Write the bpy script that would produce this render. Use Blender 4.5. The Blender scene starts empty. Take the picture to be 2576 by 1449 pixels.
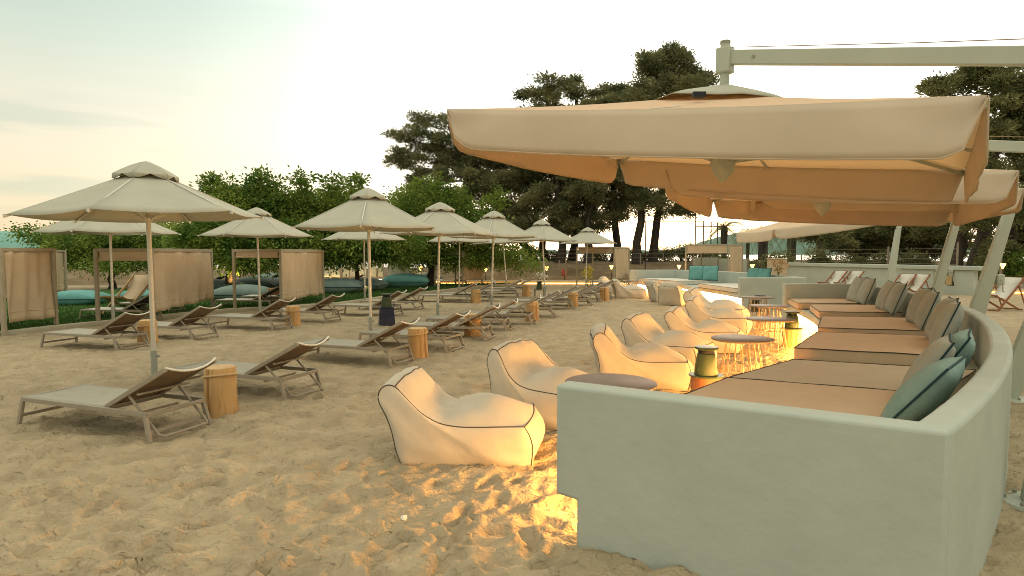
import bpy, math, random
import numpy as np
from mathutils import Vector, Matrix

scene = bpy.context.scene
COL = scene.collection
R = math.radians
PI = math.pi

# ------------------------------------------------------------------ camera
H = 1.7
FPX = 1550.0                     # focal length in units of a 2576 px wide frame
PITCH = math.atan((724.5 - 636.0) / FPX)
cam_d = bpy.data.cameras.new('camera')
cam = bpy.data.objects.new('camera', cam_d)
COL.objects.link(cam)
cam.location = (0, 0, H)
cam.rotation_euler = (PI / 2 - PITCH, 0, 0)
cam_d.sensor_width = 36
cam_d.lens = 36 * FPX / 2576
cam_d.clip_start = 0.05
cam_d.clip_end = 6000
scene.camera = cam

# ------------------------------------------------------------------ world: dusk sky, bright low glow behind the pines
SUN_AZ = 0.29                    # x of the glow direction for y = 1
SUN_EL = R(6)
w = bpy.data.worlds.new('World')
scene.world = w
w.use_nodes = True
nt = w.node_tree
nt.nodes.clear()
N = nt.nodes.new
L = nt.links.new
out = N('ShaderNodeOutputWorld')
bg = N('ShaderNodeBackground')
L(bg.outputs[0], out.inputs[0])
sky = N('ShaderNodeTexSky')
sky.sky_type = 'NISHITA'
sky.sun_disc = False
sky.sun_elevation = SUN_EL
sky.sun_rotation = math.atan(SUN_AZ)
tc = N('ShaderNodeTexCoord')
sep = N('ShaderNodeSeparateXYZ')
L(tc.outputs['Generated'], sep.inputs[0])

def wmath(op, a, b=None, c=None, clamp=False):
    n = N('ShaderNodeMath')
    n.operation = op
    n.use_clamp = clamp
    for i, v in enumerate((a, b, c)):
        if v is None:
            continue
        if isinstance(v, (int, float)):
            n.inputs[i].default_value = v
        else:
            L(v, n.inputs[i])
    return n.outputs[0]

def wramp(fac, stops):
    n = N('ShaderNodeValToRGB')
    L(fac, n.inputs[0])
    e = n.color_ramp.elements
    while len(e) < len(stops):
        e.new(0.5)
    for i, (p, c) in enumerate(stops):
        e[i].position = p
        e[i].color = (*c, 1)
    return n.outputs[0]

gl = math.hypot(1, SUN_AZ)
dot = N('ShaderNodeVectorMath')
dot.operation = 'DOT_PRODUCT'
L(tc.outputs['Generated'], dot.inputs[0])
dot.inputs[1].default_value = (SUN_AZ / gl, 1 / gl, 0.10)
elev = wramp(sep.outputs['Z'], [(0.0, (.66, .49, .35)), (0.06, (.67, .52, .37)), (0.13, (.68, .57, .41)), (0.20, (.62, .57, .43)), (0.27, (.50, .54, .425)), (0.34, (.40, .49, .405)), (0.46, (.80, .78, .60)), (0.58, (1.12, 1.05, .80)), (1.0, (1.14, 1.06, .80))])  # overhead stops, out of view, are raised as added fill on the sand
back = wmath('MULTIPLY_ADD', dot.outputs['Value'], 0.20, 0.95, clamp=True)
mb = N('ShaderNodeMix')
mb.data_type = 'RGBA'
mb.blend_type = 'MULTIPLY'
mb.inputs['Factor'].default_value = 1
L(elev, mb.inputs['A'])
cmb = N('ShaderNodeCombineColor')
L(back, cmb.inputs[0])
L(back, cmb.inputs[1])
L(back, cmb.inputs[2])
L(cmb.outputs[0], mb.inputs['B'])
glow = wramp(dot.outputs['Value'], [(0.45, (0, 0, 0)), (0.62, (.04, .035, .03)), (0.72, (.12, .11, .09)), (0.80, (.24, .23, .20)), (0.88, (.46, .46, .44)), (0.94, (.95, .95, .93)), (1.0, (1.0, 1.0, 1.0))])
gs = N('ShaderNodeMix')
gs.data_type = 'RGBA'
gs.blend_type = 'ADD'
gs.inputs['Factor'].default_value = 1
L(mb.outputs['Result'], gs.inputs['A'])
L(glow, gs.inputs['B'])
# thin streaks of grey green cloud low in the left sky
mp = N('ShaderNodeMapping')
L(tc.outputs['Generated'], mp.inputs[0])
mp.inputs['Scale'].default_value = (1.6, 1.6, 16)
nz = N('ShaderNodeTexNoise')
L(mp.outputs[0], nz.inputs[0])
nz.inputs['Scale'].default_value = 1.7
nz.inputs['Detail'].default_value = 4
nz.inputs['Roughness'].default_value = .5
cl = wramp(nz.outputs['Fac'], [(0.46, (0, 0, 0)), (0.60, (1, 1, 1))])
band = wramp(sep.outputs['Z'], [(0.0, (.55, .55, .55)), (0.14, (.8, .8, .8)), (0.24, (0, 0, 0))])
lf = wramp(dot.outputs['Value'], [(0.6, (1, 1, 1)), (0.86, (0, 0, 0))])
cf = wmath('MULTIPLY', wmath('MULTIPLY', cl, band), wmath('MULTIPLY', lf, 0.95))
cm = N('ShaderNodeMix')
cm.data_type = 'RGBA'
L(cf, cm.inputs['Factor'])
L(gs.outputs['Result'], cm.inputs['A'])
cm.inputs['B'].default_value = (.42, .46, .36, 1)
sc_ = N('ShaderNodeMix')
sc_.data_type = 'RGBA'
sc_.blend_type = 'ADD'
sc_.inputs['Factor'].default_value = 0.05
L(cm.outputs['Result'], sc_.inputs['A'])
L(sky.outputs[0], sc_.inputs['B'])
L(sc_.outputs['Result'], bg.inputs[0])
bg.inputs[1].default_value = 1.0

sun_d = bpy.data.lights.new('sun', 'SUN')
sun_d.energy = 0.6
sun_d.angle = R(16)
sun_d.color = (1.0, .80, .58)
sun = bpy.data.objects.new('sun', sun_d)
COL.objects.link(sun)
sdir = Vector((SUN_AZ, 1, math.tan(R(11)))).normalized()
sun.rotation_euler = sdir.to_track_quat('Z', 'Y').to_euler()

scene.view_settings.view_transform = 'Standard'
scene.view_settings.look = 'None'
scene.view_settings.exposure = 0.22
scene.view_settings.gamma = 1
scene.cycles.filter_width = 0.95
scene.cycles.max_bounces = 7
scene.cycles.diffuse_bounces = 3
scene.cycles.glossy_bounces = 2
scene.cycles.transparent_max_bounces = 6
scene.cycles.sample_clamp_indirect = 4
scene.cycles.caustics_reflective = False
scene.cycles.caustics_refractive = False

# ------------------------------------------------------------------ helpers
def catmull(P, k=8):
    P = [Vector(p) for p in P]
    res = []
    for i in range(len(P) - 1):
        p0 = P[max(i - 1, 0)]; p1 = P[i]; p2 = P[i + 1]; p3 = P[min(i + 2, len(P) - 1)]
        for j in range(k):
            t = j / k
            res.append(tuple(.5 * ((2 * p1) + (p2 - p0) * t + (2 * p0 - 5 * p1 + 4 * p2 - p3) * t * t + (3 * p1 - p0 - 3 * p2 + p3) * t ** 3)))
    res.append(tuple(P[-1]))
    return res

def G(u, v, z=0.0):
    """ground point (x, y) seen at frame position u, v for height z"""
    r = (u - 1288) / FPX
    q = (724.5 - v) / FPX
    d = Vector((r, math.cos(PITCH) + q * math.sin(PITCH), -math.sin(PITCH) + q * math.cos(PITCH)))
    t = (z - H) / d.z
    return (d.x * t, d.y * t)

def X(u, y):
    return (u - 1288) / FPX * y

def Zat(v, y):
    return H - (v - 636) * y / FPX

MATS = {}

def mat(name, col, col2=None, rough=.7, scale=6, bump=0.0, bscale=40, metal=0, trans=0.0, spec=.3, detail=4, stretch=None, bdist=.01, contrast=(.35, .65), tcol=None):
    if name in MATS:
        return MATS[name]
    m = bpy.data.materials.new(name)
    m.use_nodes = True
    t = m.node_tree
    b = t.nodes['Principled BSDF']
    b.inputs['Roughness'].default_value = rough
    b.inputs['Metallic'].default_value = metal
    b.inputs['Specular IOR Level'].default_value = spec
    co = t.nodes.new('ShaderNodeTexCoord')
    src = co.outputs['Object']
    if stretch:
        mp_ = t.nodes.new('ShaderNodeMapping')
        mp_.inputs['Scale'].default_value = stretch
        t.links.new(src, mp_.inputs[0])
        src = mp_.outputs[0]
    if col2:
        n = t.nodes.new('ShaderNodeTexNoise')
        n.inputs['Scale'].default_value = scale
        n.inputs['Detail'].default_value = detail
        n.inputs['Roughness'].default_value = .6
        t.links.new(src, n.inputs['Vector'])
        r = t.nodes.new('ShaderNodeValToRGB')
        r.color_ramp.elements[0].position = contrast[0]
        r.color_ramp.elements[0].color = (*col, 1)
        r.color_ramp.elements[1].position = contrast[1]
        r.color_ramp.elements[1].color = (*col2, 1)
        t.links.new(n.outputs['Fac'], r.inputs[0])
        t.links.new(r.outputs[0], b.inputs['Base Color'])
        csock = r.outputs[0]
    else:
        b.inputs['Base Color'].default_value = (*col, 1)
        csock = None
    if bump:
        n2 = t.nodes.new('ShaderNodeTexNoise')
        n2.inputs['Scale'].default_value = bscale
        n2.inputs['Detail'].default_value = 3
        t.links.new(src, n2.inputs['Vector'])
        bp = t.nodes.new('ShaderNodeBump')
        bp.inputs['Strength'].default_value = bump
        bp.inputs['Distance'].default_value = bdist
        t.links.new(n2.outputs['Fac'], bp.inputs['Height'])
        t.links.new(bp.outputs[0], b.inputs['Normal'])
    if trans:
        o = t.nodes['Material Output']
        tr = t.nodes.new('ShaderNodeBsdfTranslucent')
        if tcol:
            tr.inputs['Color'].default_value = (*tcol, 1)
        elif csock:
            t.links.new(csock, tr.inputs['Color'])
        else:
            tr.inputs['Color'].default_value = (*col, 1)
        mx = t.nodes.new('ShaderNodeMixShader')
        mx.inputs[0].default_value = trans
        t.links.new(b.outputs[0], mx.inputs[1])
        t.links.new(tr.outputs[0], mx.inputs[2])
        t.links.new(mx.outputs[0], o.inputs['Surface'])
    MATS[name] = m
    return m

def emis(name, col, s):
    if name in MATS:
        return MATS[name]
    m = bpy.data.materials.new(name)
    m.use_nodes = True
    b = m.node_tree.nodes['Principled BSDF']
    b.inputs['Base Color'].default_value = (*col, 1)
    b.inputs['Emission Color'].default_value = (*col, 1)
    b.inputs['Emission Strength'].default_value = s
    MATS[name] = m
    return m

class MB:
    def __init__(s):
        s.v = []
        s.f = []

    def add(s, vs, fs):
        o = len(s.v)
        s.v += [tuple(p) for p in vs]
        s.f += [tuple(i + o for i in f) for f in fs]
        return s

    def box(s, x0, x1, y0, y1, z0, z1):
        vs = [(x, y, z) for x in (x0, x1) for y in (y0, y1) for z in (z0, z1)]
        return s.add(vs, [(0, 1, 3, 2), (4, 6, 7, 5), (0, 4, 5, 1), (2, 3, 7, 6), (0, 2, 6, 4), (1, 5, 7, 3)])

    def bar(s, a, b, w_, h_, up=(0, 0, 1), w2=None, h2=None):
        a = Vector(a); b = Vector(b)
        d = (b - a).normalized()
        u = Vector(up)
        x = d.cross(u)
        if x.length < 1e-4:
            x = d.cross(Vector((1, 0, 0)))
        x.normalize()
        y = x.cross(d).normalized()
        w2 = w_ if w2 is None else w2
        h2 = h_ if h2 is None else h2
        vs = []
        for p, ww, hh in ((a, w_, h_), (b, w2, h2)):
            for i, j in ((-1, -1), (1, -1), (1, 1), (-1, 1)):
                vs.append(p + x * ww / 2 * i + y * hh / 2 * j)
        return s.add(vs, [(3, 2, 1, 0), (4, 5, 6, 7), (0, 1, 5, 4), (1, 2, 6, 5), (2, 3, 7, 6), (3, 0, 4, 7)])

    def tube(s, pts, r, n=8, cap=True, closed=False):
        pts = [Vector(p) for p in pts]
        k = len(pts)
        rs = r if isinstance(r, (list, tuple)) else [r] * k
        vs = []
        px = None
        for i, p in enumerate(pts):
            if closed:
                d = pts[(i + 1) % k] - pts[i - 1]
            else:
                d = pts[min(i + 1, k - 1)] - pts[max(i - 1, 0)]
            d.normalize()
            if px is None:
                px = d.cross(Vector((0, 0, 1)))
                if px.length < 1e-3:
                    px = d.cross(Vector((1, 0, 0)))
            px = (px - d * px.dot(d)).normalized()
            py = d.cross(px)
            for j in range(n):
                a = 2 * PI * j / n
                vs.append(p + px * math.cos(a) * rs[i] + py * math.sin(a) * rs[i])
        fs = []
        m = k if closed else k - 1
        for i in range(m):
            for j in range(n):
                a = i * n + j
                b = i * n + (j + 1) % n
                c = ((i + 1) % k) * n + (j + 1) % n
                d_ = ((i + 1) % k) * n + j
                fs.append((a, b, c, d_))
        if cap and not closed:
            fs.append(tuple(range(n - 1, -1, -1)))
            fs.append(tuple((k - 1) * n + j for j in range(n)))
        return s.add(vs, fs)

    def lathe(s, prof, n=20, c=(0, 0, 0), wob=0.0, seed=0):
        rnd = random.Random(seed)
        ph = [rnd.uniform(0, 6.28) for _ in range(3)]
        vs = []
        for r_, z in prof:
            for j in range(n):
                a = 2 * PI * j / n
                q = r_ * (1 + wob * (math.sin(2 * a + ph[0]) + .6 * math.sin(3 * a + ph[1] + z * 3)))
                vs.append((c[0] + q * math.cos(a), c[1] + q * math.sin(a), c[2] + z))
        fs = []
        for i in range(len(prof) - 1):
            for j in range(n):
                fs.append((i * n + j, i * n + (j + 1) % n, (i + 1) * n + (j + 1) % n, (i + 1) * n + j))
        fs.append(tuple(range(n - 1, -1, -1)))
        fs.append(tuple((len(prof) - 1) * n + j for j in range(n)))
        return s.add(vs, fs)

    def prism(s, poly, axis_o, ex, ey, ez, depth):
        """polygon poly in (ex, ey) plane from origin axis_o extruded by depth along ez"""
        o = Vector(axis_o); ex = Vector(ex); ey = Vector(ey); ez = Vector(ez)
        n = len(poly)
        vs = [o + ex * a + ey * b for a, b in poly] + [o + ex * a + ey * b + ez * depth for a, b in poly]
        fs = [tuple(range(n - 1, -1, -1)), tuple(range(n, 2 * n))]
        for i in range(n):
            j = (i + 1) % n
            fs.append((i, j, n + j, n + i))
        return s.add(vs, fs)

    def build(s, name, m, parent=None, smooth=True, bevel=0, seg=2, sub=0, ang=40, solid=0):
        me = bpy.data.meshes.new(name)
        me.from_pydata(s.v, [], s.f)
        me.update()
        me.materials.append(m)
        import bmesh
        bm = bmesh.new()
        bm.from_mesh(me)
        bmesh.ops.recalc_face_normals(bm, faces=bm.faces)
        bm.to_mesh(me)
        bm.free()
        if smooth:
            for p in me.polygons:
                p.use_smooth = True
            try:
                me.set_sharp_from_angle(angle=R(ang))
            except Exception:
                pass
        o = bpy.data.objects.new(name, me)
        COL.objects.link(o)
        if parent:
            o.parent = parent
        if solid:
            md = o.modifiers.new('s', 'SOLIDIFY')
            md.thickness = solid
            md.offset = 0
        if bevel:
            md = o.modifiers.new('b', 'BEVEL')
            md.width = bevel
            md.segments = seg
            md.limit_method = 'ANGLE'
        if sub:
            md = o.modifiers.new('s', 'SUBSURF')
            md.levels = sub
            md.render_levels = sub
        return o

def fast_mesh(name, verts, quads, m, parent=None, smooth=False):
    """verts (n,3) array, quads (k,4) array"""
    me = bpy.data.meshes.new(name)
    nv = len(verts); nf = len(quads); kk = quads.shape[1]
    me.vertices.add(nv)
    me.vertices.foreach_set('co', np.asarray(verts, dtype=np.float32).ravel())
    me.loops.add(nf * kk)
    me.loops.foreach_set('vertex_index', np.asarray(quads, dtype=np.int32).ravel())
    me.polygons.add(nf)
    me.polygons.foreach_set('loop_start', np.arange(0, nf * kk, kk, dtype=np.int32))
    me.polygons.foreach_set('loop_total', np.full(nf, kk, dtype=np.int32))
    if smooth:
        me.polygons.foreach_set('use_smooth', np.ones(nf, dtype=bool))
    me.update(calc_edges=True)
    me.validate()
    me.materials.append(m)
    o = bpy.data.objects.new(name, me)
    COL.objects.link(o)
    if parent:
        o.parent = parent
    return o

def tag(o, label=None, cat=None, group=None, kind=None):
    if label: o['label'] = label
    if cat: o['category'] = cat
    if group: o['group'] = group
    if kind: o['kind'] = kind
    return o

def thing(name, label, cat, loc=(0, 0, 0), rz=0, group=None):
    o = bpy.data.objects.new(name, None)
    o.empty_display_size = .1
    COL.objects.link(o)
    o.location = loc
    o.rotation_euler = (0, 0, rz)
    return tag(o, label, cat, group)

def kids(o):
    return [c for c in COL.objects if c.parent == o]

def copy_tree(o, tree=None, parent=None):
    c = o.copy()
    COL.objects.link(c)
    c.parent = parent
    if tree is None:
        tree = capture(o)
    for ch, sub in tree:
        copy_tree(ch, sub, c)
    return c

def capture(o):
    return [(c, capture(c)) for c in o.children]

# value noise ----------------------------------------------------------
def vnoise(x, y, seed=0):
    rs = np.random.RandomState(seed)
    tab = rs.rand(256, 256).astype(np.float32)
    xi = np.floor(x).astype(int); yi = np.floor(y).astype(int)
    fx = x - xi; fy = y - yi
    fx = fx * fx * (3 - 2 * fx); fy = fy * fy * (3 - 2 * fy)
    a = tab[xi % 256, yi % 256]; b = tab[(xi + 1) % 256, yi % 256]
    c = tab[xi % 256, (yi + 1) % 256]; d = tab[(xi + 1) % 256, (yi + 1) % 256]
    return (a * (1 - fx) + b * fx) * (1 - fy) + (c * (1 - fx) + d * fx) * fy - .5

# ------------------------------------------------------------------ materials
M_sand = mat('sand', (.345, .278, .180), (.445, .362, .238), rough=.95, scale=3.0, bump=.6, bscale=28, spec=.1, bdist=.03)
M_plaster = mat('white_plaster', (.445, .485, .425), (.495, .53, .465), rough=.75, scale=2.2, bump=.25, bscale=11, bdist=.02)
M_canvas = mat('parasol_canvas', (.50, .50, .41), (.54, .535, .44), rough=.85, scale=4, bump=.08, bscale=220, trans=.15, spec=.15, tcol=(.80, .56, .33))
M_bigcanvas = mat('large_parasol_canvas', (.80, .68, .52), (.84, .715, .55), rough=.85, scale=2, bump=.14, bscale=7, trans=.46, spec=.15, bdist=.02, tcol=(1.0, .78, .52))
M_valance_shaded = mat('shaded_valance_canvas', (.68, .565, .43), (.72, .60, .455), rough=.85, scale=2, bump=.16, bscale=7, trans=.10, spec=.15, bdist=.02, tcol=(.95, .62, .30))  # canopy cloth again, toned darker and less translucent for its shaded outer side
M_pole = mat('aluminium_pole', (.62, .60, .53), rough=.35, metal=.3, spec=.5)
M_sleeve = mat('ground_sleeve_metal', (.30, .30, .24), rough=.5)
M_frame = mat('taupe_frame_paint', (.31, .27, .21), (.35, .305, .235), rough=.5, scale=12)
M_sling = mat('taupe_sling_mesh', (.41, .385, .31), (.45, .42, .34), rough=.8, scale=9, bump=.15, bscale=300, trans=.08)
M_backsling = mat('brown_sling_mesh', (.17, .12, .08), (.20, .145, .10), rough=.8, scale=9, bump=.15, bscale=300, trans=.08)
M_piping_light = mat('pale_head_bar', (.72, .70, .62), rough=.4)
M_bean = mat('cream_canvas_bag', (.53, .475, .38), (.575, .52, .415), rough=.9, scale=3, bump=.35, bscale=5, bdist=.03, spec=.1)
M_piping = mat('dark_piping', (.07, .06, .05), rough=.8)
M_mattress = mat('beige_mattress_fabric', (.66, .50, .345), (.70, .535, .37), rough=.9, scale=5, bump=.15, bscale=120, spec=.1)
M_mattress_g = mat('greyer_mattress_fabric', (.56, .48, .36), (.60, .515, .39), rough=.9, scale=5, bump=.15, bscale=120, spec=.1)  # greyer tone of the mattress fabric
M_pillow = mat('grey_pillow_fabric', (.41, .42, .36), (.46, .465, .40), rough=.9, scale=8, bump=.2, bscale=90, spec=.1)
M_pillow_t = mat('green_grey_pillow_fabric', (.25, .37, .33), (.30, .42, .37), rough=.9, scale=8, bump=.25, bscale=90, spec=.1)
M_teal = mat('teal_pillow_fabric', (.12, .33, .32), (.17, .39, .37), rough=.9, scale=5, bump=.2, bscale=12, bdist=.02)
M_navy = mat('dark_teal_piping', (.02, .06, .07), rough=.7)
M_wood = mat('pine_log_wood', (.30, .15, .05), (.60, .37, .16), rough=.75, scale=13, bump=.8, bscale=24, stretch=(1, 1, .10), bdist=.02, contrast=(.34, .50))
M_woodtop = mat('cut_log_end', (.55, .36, .18), (.66, .46, .25), rough=.8, scale=9)
M_darkwood = mat('reddish_stump_wood', (.20, .08, .035), (.33, .14, .06), rough=.6, scale=8, bump=.4, bscale=14, stretch=(1, 1, .15))
M_rope = mat('natural_rope', (.50, .33, .16), (.60, .42, .22), rough=.9, scale=60)
M_table = mat('round_table_top', (.20, .145, .105), (.25, .185, .14), rough=.6, scale=4, bump=.1, bscale=30)
M_wire = mat('table_wire_legs', (.34, .22, .13), rough=.4, metal=.3)
M_green = mat('green_lantern_enamel', (.04, .065, .028), (.065, .09, .04), rough=.45, scale=5)
M_black = mat('black_rubber', (.02, .02, .025), rough=.6)
M_planter = mat('dark_blue_planter', (.02, .025, .05), (.035, .035, .07), rough=.45, scale=3)
M_cabframe = mat('cabana_frame_paint', (.36, .31, .22), (.42, .36, .26), rough=.6, scale=5)
M_curtain = mat('beige_curtain_canvas', (.62, .485, .33), (.68, .535, .37), rough=.9, scale=4, bump=.1, bscale=60, trans=.15, spec=.1)
M_dark = mat('charcoal_sling_mesh', (.045, .05, .055), (.06, .065, .065), rough=.8, scale=10)
M_grass = mat('lawn_grass', (.035, .085, .018), (.075, .15, .035), rough=.95, scale=5, bump=.6, bscale=60, spec=.1, bdist=.02)
M_blade = mat('grass_blades', (.045, .11, .02), (.10, .19, .045), rough=.8, scale=2, trans=.2)
M_earth = mat('dry_earth_bank', (.11, .075, .035), (.22, .15, .075), rough=.95, scale=.6, bump=.6, bscale=9, detail=8, bdist=.05)
M_conc = mat('pale_concrete_kerb', (.42, .38, .28), (.50, .45, .34), rough=.9, scale=5, bump=.2, bscale=30)
M_leaf = mat('broadleaf_foliage', (.08, .17, .03), (.31, .39, .08), rough=.7, scale=.9, trans=.30, spec=.2, contrast=(.40, .62))
M_leaf2 = mat('light_green_foliage', (.09, .17, .025), (.27, .34, .07), rough=.7, scale=.9, trans=.35, spec=.2, contrast=(.38, .6))
M_pine = mat('pine_needles', (.10, .125, .06), (.31, .30, .145), rough=.85, scale=.6, trans=.25, spec=.1)
M_shrub = mat('olive_shrub_foliage', (.10, .125, .05), (.29, .28, .125), rough=.85, scale=.8, trans=.15, spec=.1)
M_bark = mat('dark_bark', (.035, .028, .022), (.075, .058, .042), rough=.9, scale=5, bump=.8, bscale=12, stretch=(1, 1, .25), bdist=.03)
M_bark2 = mat('brown_bark', (.12, .075, .05), (.19, .13, .09), rough=.9, scale=5, bump=.8, bscale=10, stretch=(1, 1, .25), bdist=.03)
M_redwood = mat('red_brown_deck_chair_wood', (.24, .085, .035), (.33, .13, .055), rough=.5, scale=10, stretch=(1, 1, 1))
M_tanwood = mat('tan_deck_chair_wood', (.42, .28, .13), (.52, .36, .18), rough=.6, scale=10)
M_offwhite = mat('off_white_cloth', (.68, .66, .58), (.74, .72, .63), rough=.85, scale=5, trans=.1)
M_whitepaint = mat('pale_powder_coat', (.44, .475, .39), (.48, .51, .42), rough=.4, scale=2, spec=.4)
M_hill = mat('haze_tinted_hillside', (.13, .215, .175), (.17, .25, .195), rough=1, scale=.02, detail=8)  # distance haze is mixed into the hill colour
M_hazehill = mat('haze_tinted_mountain', (.20, .40, .35), (.22, .43, .37), rough=1, scale=.001)  # blue green haze put into the mountain colour, no haze volume
M_post = mat('grey_fence_timber', (.22, .17, .12), (.32, .26, .18), rough=.85, scale=6, stretch=(1, 1, .2))
M_stone = mat('shore_rock', (.16, .12, .08), (.26, .21, .14), rough=.95, scale=2, bump=.6, bscale=6, bdist=.05)
M_flower = mat('yellow_flower_petals', (.75, .62, .08), (.8, .72, .2), rough=.7, scale=20, trans=.3)
M_red = mat('red_flower_petals', (.6, .08, .05), rough=.7)

LEDC = (1.0, .60, .20)
E_led = emis('warm_led_strip', (1.0, .47, .12), 500)
E_lamp = emis('lamp_glow', (1.0, .50, .10), 6)
E_globe = emis('globe_glow', (1.0, .78, .5), 5)

# sand relief: shallow sharp edged dents over fine grain
t_ = M_sand.node_tree
b_s = t_.nodes['Principled BSDF']
tcs = t_.nodes.new('ShaderNodeTexCoord')
def snoise(scale, det, dist, stretch):
    m_ = t_.nodes.new('ShaderNodeMapping'); m_.inputs['Scale'].default_value = stretch
    t_.links.new(tcs.outputs['Object'], m_.inputs[0])
    n_ = t_.nodes.new('ShaderNodeTexNoise')
    n_.inputs['Scale'].default_value = scale; n_.inputs['Detail'].default_value = det; n_.inputs['Distortion'].default_value = dist
    t_.links.new(m_.outputs[0], n_.inputs['Vector'])
    return n_.outputs['Fac']
def sramp(f, a, b_):
    r_ = t_.nodes.new('ShaderNodeMapRange'); r_.interpolation_type = 'SMOOTHSTEP'
    r_.inputs['From Min'].default_value = a; r_.inputs['From Max'].default_value = b_
    t_.links.new(f, r_.inputs['Value'])
    return r_.outputs[0]
def sbump(h, strength, dist, prev=None):
    q = t_.nodes.new('ShaderNodeBump'); q.inputs['Strength'].default_value = strength; q.inputs['Distance'].default_value = dist
    t_.links.new(h, q.inputs['Height'])
    if prev: t_.links.new(prev, q.inputs['Normal'])
    return q.outputs[0]
nb_ = sbump(sramp(snoise(5.5, 3, .5, (1, 1.3, 1)), .40, .50), .42, .03)
nb_ = sbump(sramp(snoise(13, 2, .4, (1, 1.2, 1)), .38, .55), .5, .015, nb_)
nb_ = sbump(snoise(60, 3, 0, (1, 1, 1)), .5, .010, nb_)
t_.links.new(nb_, b_s.inputs['Normal'])

# water
mw = bpy.data.materials.new('sea_water')
mw.use_nodes = True
b = mw.node_tree.nodes['Principled BSDF']
b.inputs['Base Color'].default_value = (.25, .27, .25, 1)
b.inputs['Roughness'].default_value = .22
b.inputs['Specular IOR Level'].default_value = .6
tcn = mw.node_tree.nodes.new('ShaderNodeTexCoord')
wn = mw.node_tree.nodes.new('ShaderNodeTexNoise')
wn.inputs['Scale'].default_value = .8
mpn = mw.node_tree.nodes.new('ShaderNodeMapping')
mpn.inputs['Scale'].default_value = (.4, 1.6, 1)
mw.node_tree.links.new(tcn.outputs['Object'], mpn.inputs[0])
mw.node_tree.links.new(mpn.outputs[0], wn.inputs[0])
wb = mw.node_tree.nodes.new('ShaderNodeBump')
wb.inputs['Strength'].default_value = .25
mw.node_tree.links.new(wn.outputs[0], wb.inputs['Height'])
mw.node_tree.links.new(wb.outputs[0], b.inputs['Normal'])

# ------------------------------------------------------------------ ground
def bank(x, y):
    """height of the dry bank behind the beach"""
    x = np.asarray(x, float); y = np.asarray(y, float)
    t = np.clip((y - 33.2) / 9.0, 0, 1)
    t = t * t * (3 - 2 * t)
    side = np.clip((x + 7.5) / 4.0, 0, 1)
    h = 1.02 * t * side + .45 * t * (1 - side)
    h = h * np.clip((62 - y) / 10, 0, 1)
    # low berm behind the left loungers
    return h

KERB = [(-60, 944), (0, 844), (127, 829), (275, 814), (525, 787), (700, 776), (851, 767), (989, 747), (1100, 735), (1200, 722.5), (1300, 716.5)]
KW = [G(u, v) for u, v in KERB]
KW[0] = (KW[1][0] - 8, KW[1][1] - 2.4)

def lawn_side(x, y):
    """signed distance-ish: positive on the lawn side of the kerb line"""
    xs = np.array([p[0] for p in KW]); ys = np.array([p[1] for p in KW])
    return y - np.interp(x, xs, ys)

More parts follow.
